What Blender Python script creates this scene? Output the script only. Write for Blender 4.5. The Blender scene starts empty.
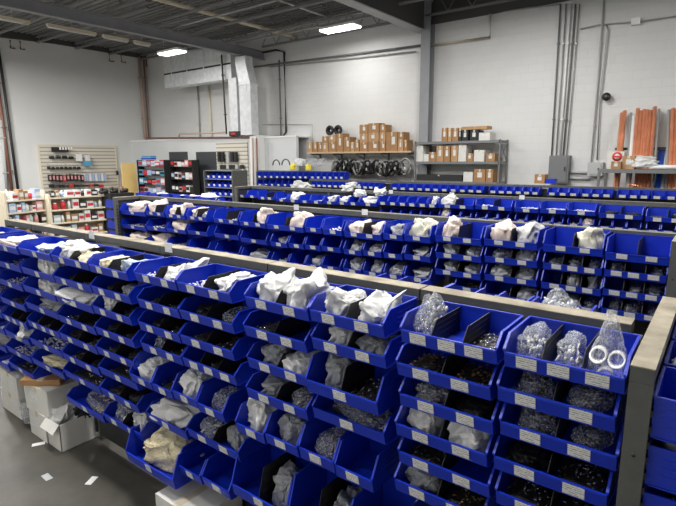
import bpy, bmesh, math, random
from math import radians, pi, sin, cos, tan
from mathutils import Vector, Matrix, noise
C = bpy.context.scene.collection
rnd = random.Random(7)

# ------------------------------------------------------------------ camera
H = 2.45
F, PITCH, YAW, ROLL = 508.0, radians(10.6), radians(37.2), radians(-.3)
FW = Vector((-sin(YAW)*cos(PITCH), cos(YAW)*cos(PITCH), -sin(PITCH)))
RT0 = Vector((cos(YAW), sin(YAW), 0)); UP0 = RT0.cross(FW)
RT = RT0*cos(ROLL)+UP0*sin(ROLL); UP = -RT0*sin(ROLL)+UP0*cos(ROLL)
EYE = Vector((0, 0, H))
cd = bpy.data.cameras.new('camera'); cam = bpy.data.objects.new('camera', cd); C.objects.link(cam)
cam.matrix_world = Matrix(((RT.x, UP.x, -FW.x, 0), (RT.y, UP.y, -FW.y, 0), (RT.z, UP.z, -FW.z, H), (0, 0, 0, 1)))
cd.sensor_fit = 'HORIZONTAL'; cd.sensor_width = 36; cd.lens = F*36/676; cd.clip_end = 200; cd.clip_start = .05
bpy.context.scene.camera = cam
def ray(x, y): return FW*F + RT*(x-338) - UP*(y-253)
def onY(x, y, Y): r = ray(x, y); return EYE + r*(Y/r.y)
def onX(x, y, X): r = ray(x, y); return EYE + r*(X/r.x)
def onZ(x, y, Z): r = ray(x, y); return EYE + r*((Z-H)/r.z)
def proj(P):
    v = Vector(P)-EYE; d = v.dot(FW); return (338+F*v.dot(RT)/d, 253-F*v.dot(UP)/d)
def XatYZ(x, Y, Z):          # world X of the point on line (Y,Z) seen in column x
    lo, hi = -40.0, 20.0
    for _ in range(50):
        m = (lo+hi)/2
        v = Vector((m, Y, Z))-EYE
        if v.dot(FW) <= .01: hi = m; continue
        if proj((m, Y, Z))[0] < x: lo = m
        else: hi = m
    return lo
def ZatXY(y, X, Y):
    lo, hi = -3.0, 12.0
    for _ in range(50):
        m = (lo+hi)/2
        if proj((X, Y, m))[1] > y: lo = m
        else: hi = m
    return lo

# ------------------------------------------------------------------ materials
MATS = {}
def mat(name, col, rough=.5, metal=0., spec=.5, noise_amt=0., noise_scale=8., bump=0., bump_scale=60., alpha=1., emit=None, es=0., coat=0., sheen=0.):
    if name in MATS: return MATS[name]
    m = bpy.data.materials.new(name); m.use_nodes = True; nt = m.node_tree; b = nt.nodes['Principled BSDF']
    b.inputs['Base Color'].default_value = (*col, 1); b.inputs['Roughness'].default_value = rough
    b.inputs['Metallic'].default_value = metal; b.inputs['Specular IOR Level'].default_value = spec
    b.inputs['Alpha'].default_value = alpha; b.inputs['Coat Weight'].default_value = coat
    if emit: b.inputs['Emission Color'].default_value = (*emit, 1); b.inputs['Emission Strength'].default_value = es
    if noise_amt or bump:
        tc = nt.nodes.new('ShaderNodeTexCoord')
    if noise_amt:
        n = nt.nodes.new('ShaderNodeTexNoise'); n.inputs['Scale'].default_value = noise_scale; n.inputs['Detail'].default_value = 6
        nt.links.new(tc.outputs['Object'], n.inputs['Vector'])
        r = nt.nodes.new('ShaderNodeValToRGB'); r.color_ramp.elements[0].position = .3; r.color_ramp.elements[1].position = .7
        r.color_ramp.elements[0].color = (*[max(0, c*(1-noise_amt)) for c in col], 1)
        r.color_ramp.elements[1].color = (*[min(1, c*(1+noise_amt)) for c in col], 1)
        nt.links.new(n.outputs['Fac'], r.inputs['Fac']); nt.links.new(r.outputs['Color'], b.inputs['Base Color'])
    if bump:
        n2 = nt.nodes.new('ShaderNodeTexNoise'); n2.inputs['Scale'].default_value = bump_scale; n2.inputs['Detail'].default_value = 4
        nt.links.new(tc.outputs['Object'], n2.inputs['Vector'])
        bp = nt.nodes.new('ShaderNodeBump'); bp.inputs['Strength'].default_value = bump; bp.inputs['Distance'].default_value = .01
        nt.links.new(n2.outputs['Fac'], bp.inputs['Height']); nt.links.new(bp.outputs['Normal'], b.inputs['Normal'])
    MATS[name] = m; return m
BLUE = mat('blue_plastic', (.004, .026, .42), .38, spec=.45, bump=.15, bump_scale=90)
BLACKP = mat('black_plastic', (.012, .012, .013), .45, spec=.4)
STEEL = mat('grey_painted_steel', (.085, .087, .083), .5, spec=.3, noise_amt=.12, noise_scale=14)
DUSTY = mat('dusty_rail_top', (.27, .24, .185), .85, spec=.15, noise_amt=.35, noise_scale=9)
DUSTY2 = mat('slightly_dusty_rail_top', (.15, .145, .13), .7, spec=.2, noise_amt=.3, noise_scale=7)
PANEL = mat('louvre_steel', (.03, .031, .033), .5, spec=.3)
WHITEBAG = mat('white_poly', (.62, .62, .61), .42, spec=.4, bump=.5, bump_scale=30)
GREYBAG = mat('grey_poly', (.3, .31, .33), .3, spec=.5, bump=.5, bump_scale=30)
CARTON = mat('brown_cardboard', (.34, .19, .09), .8, spec=.2, noise_amt=.12, noise_scale=5)
CARTON2 = mat('light_cardboard', (.42, .255, .13), .8, spec=.2, noise_amt=.12, noise_scale=5)
WCARTON = mat('white_cardboard', (.62, .61, .57), .75, spec=.2, noise_amt=.06, noise_scale=6)
WHITE = mat('white_paint', (.8, .8, .78), .6)
TAPE = mat('packing_tape', (.6, .52, .38), .25)
GREYP = mat('grey_panel_paint', (.16, .165, .17), .5)
LGREY = mat('light_grey_paint', (.42, .43, .43), .5)
COND = mat('conduit_steel', (.36, .36, .35), .4, metal=.3)
DPIPE = mat('dark_pipe', (.03, .028, .028), .5)
BPIPE = mat('brown_red_pipe', (.22, .1, .07), .55)
PINKP = mat('pinkish_pipe', (.45, .33, .27), .6)
CREAM = mat('cream_paint', (.7, .63, .48), .55)
COPPER = mat('copper_tube', (.85, .34, .19), .3, metal=.55, noise_amt=.2, noise_scale=4)
BLUEPIPE = mat('blue_tube', (.02, .09, .55), .4)
DUCT = mat('galvanised_duct', (.7, .72, .73), .45, metal=.25, noise_amt=.12, noise_scale=6)
BEAM = mat('beam_grey', (.26, .265, .28), .6, noise_amt=.08, noise_scale=3)
DBEAM = mat('dark_beam', (.06, .06, .057), .7)
JOIST = mat('joist_grey', (.2, .2, .2), .7)
BLACK = mat('black_matte', (.015, .015, .016), .6)
DOORM = mat('dark_door', (.045, .05, .055), .5)
YELLOW = mat('yellow_board', (.95, .68, .26), .6)
RED = mat('red_print', (.55, .03, .04), .5)
PINK = mat('pink_print', (.62, .3, .3), .5)
SBLUE = mat('sky_blue_pack', (.1, .35, .55), .5)
TEALB = mat('teal_film', (.42, .5, .52), .35, spec=.5)
KRAFTB = mat('printed_bag', (.66, .56, .5), .45, noise_amt=.5, noise_scale=55, bump=.4, bump_scale=30)
YELB = mat('yellow_white_bag', (.68, .6, .4), .45, noise_amt=.3, noise_scale=14, bump=.4, bump_scale=20)
SPOTB = mat('spotted_bag', (.6, .56, .46), .45, noise_amt=.75, noise_scale=45, bump=.4, bump_scale=40)
YELGL = mat('yellow_cloth', (.8, .68, .05), .6)
BRASS = mat('brass', (.62, .38, .14), .3, metal=.9)
IRON = mat('dark_iron', (.06, .055, .05), .4, metal=.6)
CHROME = mat('chrome', (.7, .7, .72), .2, metal=.9)
WPLAST = mat('white_plastic', (.75, .75, .74), .35)
WOODB = mat('shelf_board', (.5, .38, .24), .7)
GLOSSB = mat('pale_blue_pack', (.4, .5, .7), .4)

def nodes_of(name):
    m = bpy.data.materials.new(name); m.use_nodes = True; MATS[name] = m
    return m, m.node_tree, m.node_tree.nodes, m.node_tree.links, m.node_tree.nodes['Principled BSDF']
def clear_mat():
    m, nt, N, L, b = nodes_of('clear_film')
    b.inputs['Base Color'].default_value = (.62, .64, .68, 1); b.inputs['Roughness'].default_value = .3
    tr = N.new('ShaderNodeBsdfTransparent'); mx = N.new('ShaderNodeMixShader')
    tc = N.new('ShaderNodeTexCoord'); n = N.new('ShaderNodeTexNoise'); n.inputs['Scale'].default_value = 9; n.inputs['Detail'].default_value = 5
    bp = N.new('ShaderNodeBump'); bp.inputs['Strength'].default_value = .35; bp.inputs['Distance'].default_value = .015
    mr = N.new('ShaderNodeMapRange'); mr.inputs['From Min'].default_value = .35; mr.inputs['From Max'].default_value = .65
    mr.inputs['To Min'].default_value = .1; mr.inputs['To Max'].default_value = .42
    L.new(tc.outputs['Object'], n.inputs['Vector']); L.new(n.outputs['Fac'], bp.inputs['Height']); L.new(bp.outputs['Normal'], b.inputs['Normal'])
    L.new(n.outputs['Fac'], mr.inputs['Value']); L.new(mr.outputs['Result'], mx.inputs['Fac'])
    L.new(tr.outputs[0], mx.inputs[1]); L.new(b.outputs[0], mx.inputs[2])
    L.new(mx.outputs[0], N['Material Output'].inputs['Surface'])
    return m
CLEAR = clear_mat()
def label_mat():
    m, nt, N, L, b = nodes_of('printed_card')
    tc = N.new('ShaderNodeTexCoord'); mp = N.new('ShaderNodeMapping'); mp.inputs['Scale'].default_value = (1, 1, 1)
    w = N.new('ShaderNodeTexWave'); w.wave_type = 'BANDS'; w.bands_direction = 'Z'; w.inputs['Scale'].default_value = 38; w.inputs['Distortion'].default_value = 0
    n = N.new('ShaderNodeTexNoise'); n.inputs['Scale'].default_value = 160; n.inputs['Detail'].default_value = 1
    mul = N.new('ShaderNodeMath'); mul.operation = 'MULTIPLY'
    r = N.new('ShaderNodeValToRGB'); r.color_ramp.elements[0].position = .3; r.color_ramp.elements[0].color = (.74, .74, .72, 1)
    r.color_ramp.elements[1].position = .55; r.color_ramp.elements[1].color = (.2, .2, .2, 1)
    L.new(tc.outputs['Object'], mp.inputs['Vector']); L.new(mp.outputs[0], w.inputs['Vector']); L.new(mp.outputs[0], n.inputs['Vector'])
    L.new(w.outputs['Fac'], mul.inputs[0]); L.new(n.outputs['Fac'], mul.inputs[1]); L.new(mul.outputs[0], r.inputs['Fac'])
    L.new(r.outputs['Color'], b.inputs['Base Color']); b.inputs['Roughness'].default_value = .5
    return m
CARD = label_mat()
def floor_mat():
    m, nt, N, L, b = nodes_of('worn_concrete')
    tc = N.new('ShaderNodeTexCoord'); n = N.new('ShaderNodeTexNoise'); n.inputs['Scale'].default_value = 1.6; n.inputs['Detail'].default_value = 8; n.inputs['Roughness'].default_value = .65
    r = N.new('ShaderNodeValToRGB'); r.color_ramp.elements[0].position = .3; r.color_ramp.elements[0].color = (.045, .042, .035, 1)
    r.color_ramp.elements[1].position = .75; r.color_ramp.elements[1].color = (.1, .092, .075, 1)
    L.new(tc.outputs['Object'], n.inputs['Vector']); L.new(n.outputs['Fac'], r.inputs['Fac']); L.new(r.outputs['Color'], b.inputs['Base Color'])
    b.inputs['Roughness'].default_value = .6; return m
FLOORM = floor_mat()
def block_mat(name, col, strength):
    m, nt, N, L, b = nodes_of(name)
    tc = N.new('ShaderNodeTexCoord'); sp = N.new('ShaderNodeSeparateXYZ'); cb = N.new('ShaderNodeCombineXYZ')
    L.new(tc.outputs['Object'], sp.inputs[0]); L.new(sp.outputs['X'], cb.inputs['X']); L.new(sp.outputs['Z'], cb.inputs['Y'])
    br = N.new('ShaderNodeTexBrick'); br.inputs['Scale'].default_value = 1; br.inputs['Brick Width'].default_value = .4; br.inputs['Row Height'].default_value = .2
    br.inputs['Mortar Size'].default_value = .008; br.inputs['Mortar Smooth'].default_value = .6
    br.inputs['Color1'].default_value = (*col, 1); br.inputs['Color2'].default_value = (*[c*.97 for c in col], 1); br.inputs['Mortar'].default_value = (*[c*.92 for c in col], 1)
    L.new(cb.outputs[0], br.inputs['Vector'])
    n = N.new('ShaderNodeTexNoise'); n.inputs['Scale'].default_value = .7; n.inputs['Detail'].default_value = 5
    mx = N.new('ShaderNodeMixRGB'); mx.blend_type = 'MULTIPLY'; mx.inputs[0].default_value = .25
    L.new(tc.outputs['Object'], n.inputs['Vector']); L.new(br.outputs['Color'], mx.inputs[1]); L.new(n.outputs['Color'], mx.inputs[2])
    mm = N.new('ShaderNodeMixRGB'); mm.inputs[0].default_value = .8
    L.new(mx.outputs[0], mm.inputs[1]); L.new(br.outputs['Color'], mm.inputs[2]); L.new(mm.outputs[0], b.inputs['Base Color'])
    bp = N.new('ShaderNodeBump'); bp.inputs['Strength'].default_value = strength; bp.inputs['Distance'].default_value = .01; bp.invert = True
    L.new(br.outputs['Fac'], bp.inputs['Height']); L.new(bp.outputs['Normal'], b.inputs['Normal'])
    b.inputs['Roughness'].default_value = .6; return m
BLOCK = block_mat('painted_block_wall', (.66, .66, .65), .25)
SMOOTHW = mat('smooth_white_wall', (.66, .665, .65), .6, noise_amt=.03, noise_scale=.6)
OFFW = mat('office_wall_paint', (.62, .635, .64), .6, noise_amt=.03, noise_scale=1)
def slat_mat():
    m, nt, N, L, b = nodes_of('slatwall_board')
    tc = N.new('ShaderNodeTexCoord'); w = N.new('ShaderNodeTexWave'); w.bands_direction = 'Z'; w.inputs['Scale'].default_value = 2.2
    r = N.new('ShaderNodeValToRGB'); r.color_ramp.elements[0].position = .05; r.color_ramp.elements[0].color = (.3, .27, .22, 1)
    r.color_ramp.elements[1].position = .3; r.color_ramp.elements[1].color = (.66, .62, .54, 1)
    L.new(tc.outputs['Object'], w.inputs['Vector']); L.new(w.outputs['Fac'], r.inputs['Fac']); L.new(r.outputs['Color'], b.inputs['Base Color']); return m
SLAT = slat_mat()
def lamp_mat(name, s):
    m, nt, N, L, b = nodes_of(name)
    b.inputs['Emission Color'].default_value = (1, .98, .94, 1); b.inputs['Emission Strength'].default_value = s; return m
LAMP = lamp_mat('lit_diffuser', 9)

# ------------------------------------------------------------------ mesh builder
class MB:
    def __init__(s): s.v = []; s.f = []; s.mi = []; s.mats = []; s.sm = []
    def _m(s, m):
        if m not in s.mats: s.mats.append(m)
        return s.mats.index(m)
    def add(s, vs, fs, m, smooth=False):
        o = len(s.v); s.v += [tuple(v) for v in vs]; k = s._m(m)
        for f in fs: s.f.append([i+o for i in f]); s.mi.append(k); s.sm.append(smooth)
        return s
    def box(s, x0, x1, y0, y1, z0, z1, m, M=None):
        vs = [Vector((x, y, z)) for z in (z0, z1) for y in (y0, y1) for x in (x0, x1)]
        if M: vs = [M @ v for v in vs]
        return s.add(vs, [(0, 2, 3, 1), (4, 5, 7, 6), (0, 1, 5, 4), (2, 6, 7, 3), (0, 4, 6, 2), (1, 3, 7, 5)], m)
    def tube(s, pts, r, m, n=8, cap=True):
        pts = [Vector(p) for p in pts]; rings = []
        for i, p in enumerate(pts):
            d = (pts[min(i+1, len(pts)-1)] - pts[max(i-1, 0)]).normalized()
            a = d.cross(Vector((0, 0, 1)));
            if a.length < .01: a = d.cross(Vector((0, 1, 0)))
            a.normalize(); b = d.cross(a)
            rings.append([p + (a*cos(2*pi*k/n)+b*sin(2*pi*k/n))*r for k in range(n)])
        vs = [v for r_ in rings for v in r_]; fs = []
        for i in range(len(pts)-1):
            for k in range(n): fs.append((i*n+k, i*n+(k+1) % n, (i+1)*n+(k+1) % n, (i+1)*n+k))
        if cap: fs.append(tuple(range(n-1, -1, -1))); fs.append(tuple(range((len(pts)-1)*n, len(pts)*n)))
        return s.add(vs, fs, m, True)
    def prism(s, prof, x0, x1, m):       # profile of (y,z) swept along x
        n = len(prof); vs = [(x0, y, z) for y, z in prof] + [(x1, y, z) for y, z in prof]
        fs = [tuple(range(n)), tuple(range(2*n-1, n-1, -1))] + [(i, n+i, n+(i+1) % n, (i+1) % n) for i in range(n)]
        return s.add(vs, fs, m)
    def mesh(s, name):
        me = bpy.data.meshes.new(name); me.from_pydata(s.v, [], s.f)
        for m in s.mats: me.materials.append(m)
        me.polygons.foreach_set('material_index', s.mi); me.polygons.foreach_set('use_smooth', s.sm)
        bm = bmesh.new(); bm.from_mesh(me); bmesh.ops.recalc_face_normals(bm, faces=bm.faces); bm.to_mesh(me); bm.free()
        me.update(); return me
    def build(s, name, parent=None, loc=None, rz=0):
        return link(name, s.mesh(name), parent, loc, rz)
def link(name, me, parent=None, loc=None, rz=0, sc=None):
    o = bpy.data.objects.new(name, me); C.objects.link(o)
    if parent: o.parent = parent
    if loc is not None: o.location = loc
    if rz: o.rotation_euler = (0, 0, rz)
    if sc: o.scale = sc
    return o
LABELS = set()
def tag(o, label, cat, group=None, kind=None):
    while label in LABELS and kind != 'structure':
        print('DUP LABEL', label); label += ' too'
    LABELS.add(label)
    n = len(label.replace(',', ' ').split())
    if n > 16 or n < 4: print('LEN', n, label)
    o['label'] = label; o['category'] = cat
    if group: o['group'] = group
    if kind: o['kind'] = kind
    return o
def thing(name, label, cat, loc=(0, 0, 0), rz=0, group=None):
    o = bpy.data.objects.new(name, None); C.objects.link(o); o.location = loc; o.rotation_euler = (0, 0, rz)
    o.empty_display_size = .1
    return tag(o, label, cat, group)
def struct(name, mb, label=None, cat=None):
    o = mb.build(name); o['kind'] = 'structure'
    o['label'] = label or name.replace('_', ' '); o['category'] = cat or name.split('_')[0]; return o
ORD = ['zeroth', 'first', 'second', 'third', 'fourth', 'fifth', 'sixth', 'seventh', 'eighth', 'ninth', 'tenth', 'eleventh', 'twelfth', 'thirteenth', 'fourteenth', 'fifteenth',
       'sixteenth', 'seventeenth', 'eighteenth', 'nineteenth', 'twentieth'] + ['twenty-'+w for w in ('first', 'second', 'third', 'fourth', 'fifth', 'sixth', 'seventh', 'eighth', 'ninth')] + ['thirtieth'] + ['thirty-'+w for w in ('first', 'second', 'third', 'fourth', 'fifth', 'sixth', 'seventh', 'eighth', 'ninth')] + ['fortieth'] + ['forty-'+w for w in ('first', 'second', 'third', 'fourth', 'fifth', 'sixth', 'seventh', 'eighth', 'ninth')]

# ------------------------------------------------------------------ storage bins
_bin = {}
def bin_mesh(w, D, h, lip):
    k = (round(w, 3), D, h, lip)
    if k in _bin: return _bin[k]
    t = .0035; m = MB(); ky = -(D-.05)
    prof = [(0, 0), (0, h), (ky, h), (-D, lip+.012), (-D, lip), (-D+.014, 0)]
    m.prism(prof, -w/2, -w/2+t, BLUE); m.prism(prof, w/2-t, w/2, BLUE)
    m.box(-w/2+t, w/2-t, -D+.016, 0, 0, t, BLUE)                 # floor
    m.box(-w/2+t, w/2-t, -t, 0, t, h, BLUE)                      # back wall
    m.prism([(-D, lip), (-D+.014, 0), (-D+.014+t, 0), (-D+t, lip)], -w/2+t, w/2-t, BLUE)   # front wall
    m.box(-w/2+t, w/2-t, -D-.002, -D+.007, lip-.006, lip+.002, BLUE)
    # rolled rim on the side walls and the back
    for sx in (-1, 1):
        x0, x1 = (-w/2-.004, -w/2+.005) if sx < 0 else (w/2-.005, w/2+.004)
        m.box(x0, x1, ky, 0, h-.006, h+.001, BLUE)
        m.prism([(ky, h+.001), (ky, h-.006), (-D-.002, lip+.006), (-D-.002, lip+.014)], x0, x1, BLUE)
        m.box(x0, x1, -D+.02, -.01, 0, .005, BLUE)
        a = sx*w/2
        for q in (.3, .5, .7):                                    # moulded ribs near the back
            m.box(min(a, a+sx*.003), max(a, a+sx*.003), -.6*D, -.04, h*q, h*q+.006, BLUE)
    m.box(-w/2, w/2, -.006, .003, h-.006, h+.002, BLUE)
    m.box(-w*.3, w*.3, 0, .008, h-.03, h-.012, BLUE)              # hanger lip
    _bin[k] = m.mesh('storage_bin'); return _bin[k]
_div = {}
def div_mesh(D, h, lip):
    k = (D, h, lip)
    if k in _div: return _div[k]
    m = MB(); ky = -(D-.05); top = h-.006
    m.prism([(-.006, .004), (-.006, top), (ky, top), (-D+.008, lip+.005), (-D+.022, .004)], -.0015, .0015, BLACKP)
    for q in (.35, .55, .75): m.box(-.003, .003, -.9*D+.02, -.02, h*q, h*q+.004, BLACKP)
    _div[k] = m.mesh('divider'); return _div[k]
_card = {}
def card_mesh(w, hh, D, lip):
    k = (w, hh, D, lip)
    if k in _card: return _card[k]
    m = MB(); s = .014/lip
    def yy(z): return -D+(lip-z)*s-.0025
    z1 = min(lip-.002, lip); z0 = z1-hh
    m.add([(-w/2, yy(z0)-.001, z0), (w/2, yy(z0)-.001, z0), (w/2, yy(z1)-.001, z1), (-w/2, yy(z1)-.001, z1),
           (-w/2, yy(z0)+.0015, z0), (w/2, yy(z0)+.0015, z0), (w/2, yy(z1)+.0015, z1), (-w/2, yy(z1)+.0015, z1)],
          [(0, 1, 2, 3), (5, 4, 7, 6), (0, 4, 5, 1), (3, 2, 6, 7), (0, 3, 7, 4), (1, 5, 6, 2)], CARD)
    _card[k] = m.mesh('label_card'); return _card[k]

# ------------------------------------------------------------------ bag and fittings prototypes
def ico(sub):
    bm = bmesh.new(); bmesh.ops.create_icosphere(bm, subdivisions=sub, radius=1)
    vs = [v.co.copy() for v in bm.verts]; fs = [tuple(v.index for v in f.verts) for f in bm.faces]; bm.free(); return vs, fs
ICO4, ICO3 = ico(5), ico(4)
def bag_mesh(kind, seed, m, hi=True):
    r = random.Random(seed); vs, fs = ICO4 if hi else ICO3
    off = Vector((seed*3.7, seed*1.3, 0)); peaks = []
    npk = {'flat': 0, 'soft': 1, 'peak': 5, 'tall': 1}[kind]
    for _ in range(npk):
        a = r.uniform(0, 2*pi); e = r.uniform(.45, 1.1)
        peaks.append((Vector((cos(a)*cos(e), sin(a)*cos(e), sin(e))), r.uniform(.5, .95) if kind == 'peak' else .35))
    folds = []
    for fi in range(9):
        g = lambda: Vector((r.gauss(0, 1), r.gauss(0, 1), r.gauss(0, 1))).normalized()
        f_ = r.uniform(1.2, 2.4) if fi < 4 else r.uniform(3.2, 6.5)
        folds.append((g(), g(), f_, r.uniform(0, 2), .42/f_ if m.name != 'clear_film' else .16/f_))
    out = []
    for v in vs:
        p = v.copy()
        q = Vector([math.copysign(abs(c)**.72, c) for c in p])      # boxier
        w = p + .25*Vector((noise.noise(p*1.5+off), noise.noise(p*1.5+off+Vector((9, 0, 0))), noise.noise(p*1.5+off+Vector((0, 9, 0)))))
        d1, d2 = noise.voronoi(w*1.6+off)[0][:2]; e1, e2 = noise.voronoi(w*3.6+off)[0][:2]
        n1 = noise.noise(p*1.4+off)
        cf_ = .3 if m.name == 'clear_film' else 1
        q *= .9 + .2*n1 - .26*max(0, .35-(d2-d1)) + .0 - cf_*.13*max(0, .4-(e2-e1)) + cf_*.05*(1-abs(noise.noise(w*8+off))*2)
        for d, a in peaks:
            k = max(0, 1-(p-d).length/.75); q += (d*.42+Vector((0, 0, .4)))*a*(k*k if kind == 'peak' else k)
        dv = Vector((0, 0, 0))
        for n_, m_, f_, ph, am in folds: t_ = (p.dot(m_)*f_+ph) % 2; dv += n_*am*(abs(t_-1)-.5)
        q += dv
        if kind == 'tall':
            if q.z > 0: f = max(.2, 1-q.z*.55); q.x *= f*1.05; q.y *= f; q.z *= 1.3
        if q.z < -.6: q.z = -.6 + (q.z+.6)*.2
        out.append(q)
    me = MB().add(out, fs, m, True).mesh('bag'); return me
_bags = {}
def get_bag(kind, seed, m, hi):
    k = (kind, seed, m.name, hi)
    if k not in _bags: _bags[k] = bag_mesh(kind, seed, m, hi)
    return _bags[k]
def piece(mb, r, c, s, m):
    """one pipe fitting: an elbow, a tee, a nut or a nipple"""
    a = Vector((r.gauss(0, 1), r.gauss(0, 1), r.gauss(0, .6))).normalized(); b = a.cross(Vector((r.gauss(0, 1), r.gauss(0, 1), r.gauss(0, 1)))).normalized()
    t = r.random()
    if t < .4: mb.tube([c-a*s, c, c+b*s], s*.42, m, 6)
    elif t < .7: mb.tube([c-a*s, c-a*s*.3, c+a*s*.3, c+a*s], s*.4, m, 6)
    else: mb.tube([c-a*s*.4, c+a*s*.4], s*.75, m, 6)
_pile = {}
def pile_mesh(key, mats, seed, n=70, s=.085, dome=.5):
    k = (key, seed)
    if k in _pile: return _pile[k]
    r = random.Random(seed); mb = MB()
    if not key.startswith('in') and key not in ('rf', 'n', 'a'):
        G = 7; vs = []
        for j in range(G+1):
            for i in range(G+1):
                x, y = -1+2*i/G, -1+2*j/G; vs.append((x, y, (.5*dome*(1.2-.6*(x*x+y*y)/2)*r.uniform(.8, 1.1)) if 0 < i < G and 0 < j < G else 0))
        mb.add(vs, [(j*(G+1)+i, j*(G+1)+i+1, (j+1)*(G+1)+i+1, (j+1)*(G+1)+i) for j in range(G) for i in range(G)], IRON)
    for i in range(n):
        x, y = r.uniform(-.9, .9), r.uniform(-.9, .9); z = r.uniform(-.1, 1)*dome*(1.1-.6*(x*x+y*y)/2)
        piece(mb, r, Vector((x, y, z)), s*r.uniform(.8, 1.5), r.choice(mats))
    _pile[k] = mb.mesh('fittings'); return _pile[k]

KINDS = {  # code: (mesh kind, material, phrase, category)
 'w': ('soft', WHITEBAG, 'crumpled white bag', 'bag'), 'W': ('peak', WHITEBAG, 'peaked white paper bag', 'bag'),
 'g': ('soft', GREYBAG, 'grey plastic bag', 'bag'), 'c': ('soft', CLEAR, 'clear white-fittings bag', 'bag'),
 'm': ('soft', CLEAR, 'clear metal-fittings bag', 'bag'), 'k': ('flat', CLEAR, 'clear dark-parts bag', 'bag'),
 'C': ('tall', CLEAR, 'tall clear fittings bag', 'bag'), 'R': ('tall', CLEAR, 'clear bag of rings', 'bag'),
 'p': ('soft', KRAFTB, 'printed pinkish bag', 'bag'), 'y': ('flat', YELB, 'cream bag', 'bag'),
 't': ('peak', TEALB, 'pale teal film bag', 'bag'), 'q': ('soft', SPOTB, 'brown-speckled white bag', 'bag'), 'x': ('flat', BLACKP, 'black parts and shade-fill bag', 'bag'),
 'n': None, 'd': None, 'b': None, 's': None, 'a': None}
PILES = {'d': ([IRON, IRON, CHROME], 'dark fittings and shade-fill'), 'b': ([IRON, BRASS, IRON, BRASS], 'brass fittings'),  # d, like x, also blackens empty-looking slots to imitate their shade
         's': ([CHROME, IRON, CHROME], 'chrome fittings'), 'a': ([WPLAST, CHROME, PINKP], 'white plastic fittings'), 'n': ([WPLAST], 'small white fittings')}
_cnt = [0]
def put_content(code, pos, cw, D, h, lip, where, group, hi=True, rz=0.):
    """pos = bin-local origin in the world (back, bottom) of the compartment's middle"""
    _cnt[0] += 1; i = _cnt[0]
    R = Matrix.Rotation(rz, 3, 'Z')
    def wpos(x, y, z): return Vector(pos) + R @ Vector((x, y, z))
    if code in PILES:
        ms, ph = PILES[code]
        me = pile_mesh(code, ms, i % 4, 190 if hi else 40, .07 if hi else .13)
        o = link('fittings_pile', me, None, wpos(0, -D*.52, .015), rz, (cw*.46, D*.38, h*.55))
        return tag(o, f'loose {ph} in {where}', 'fittings', group+' fittings', 'stuff')
    kd, m, ph, cat = KINDS[code]
    me = get_bag(kd, i % (9 if hi else 5), m, hi)
    big = {'w': (.54, .43, .72), 'W': (.55, .41, .68), 'g': (.48, .37, .58), 'c': (.46, .34, .58), 'm': (.46, .35, .5), 'k': (.46, .35, .42), 'C': (.56, .34, .95),
           'R': (.62, .22, 1.0), 'p': (.52, .4, .72), 'y': (.52, .42, .55), 't': (.44, .34, .42), 'q': (.62, .42, .78), 'x': (.44, .36, .33)}[code]
    v = [1+.12*math.sin(i*1.7), 1+.1*math.sin(i*2.9), 1+.15*math.sin(i*.9)]
    sx, sy, sz = cw*big[0]*.92*v[0], D*big[1]*v[1], h*big[2]*v[2]
    if cat == 'bag' and code not in 'CRq': sx = min(sx, cw*.53)
    o = link('plastic_bag', me, None, wpos(0, -D*(.5 if code != 'R' else .7), sz*.64+.006), rz+(.25*math.sin(i*3.1) if cw > .1 else 0), (sx, sy, sz))
    tag(o, f'{ph} in {where}', cat, group+' bags')
    if code in 'cmCk' and hi:
        ms = {'c': [WPLAST], 'm': [CHROME, WPLAST, BRASS], 'C': [WPLAST, CHROME, LGREY], 'k': [IRON, BLACKP]}[code]
        c = link('contents', pile_mesh('in'+code, ms, i % 3, {'C': 110, 'c': 22, 'm': 26, 'k': 20}[code], {'C': .11, 'c': .2, 'm': .15, 'k': .17}[code], 1.15 if code == 'C' else .8), o, (0, 0, -.45), 0, (.8, .8, .9 if code != 'C' else 1.1)); c['kind'] = 'stuff'
    if code == 'R':
        mb = MB()
        for (x, z) in ((-.45, .12), (.47, .08), (-.05, -.42)):
            k = 20; r1, r2 = .44, .34
            zz = sx/sz
            for (ya, yb) in ((-.6, -.25),):
                vs = [(x+rr*cos(2*pi*j/k), yq+rr*sin(2*pi*j/k)*.9, z+rr*sin(2*pi*j/k)*zz*.75) for rr in (r1, r2) for yq in (ya, yb) for j in range(k)]
                fs = []
                for j in range(k):
                    j2 = (j+1) % k
                    fs += [(j, j2, k+j2, k+j), (2*k+j, 3*k+j, 3*k+j2, 2*k+j2), (j, 2*k+j, 2*k+j2, j2), (k+j, k+j2, 3*k+j2, 3*k+j)]
                mb.add(vs, fs, WPLAST, True)
        mb.build('pipe_ring', o)
    return o

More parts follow.
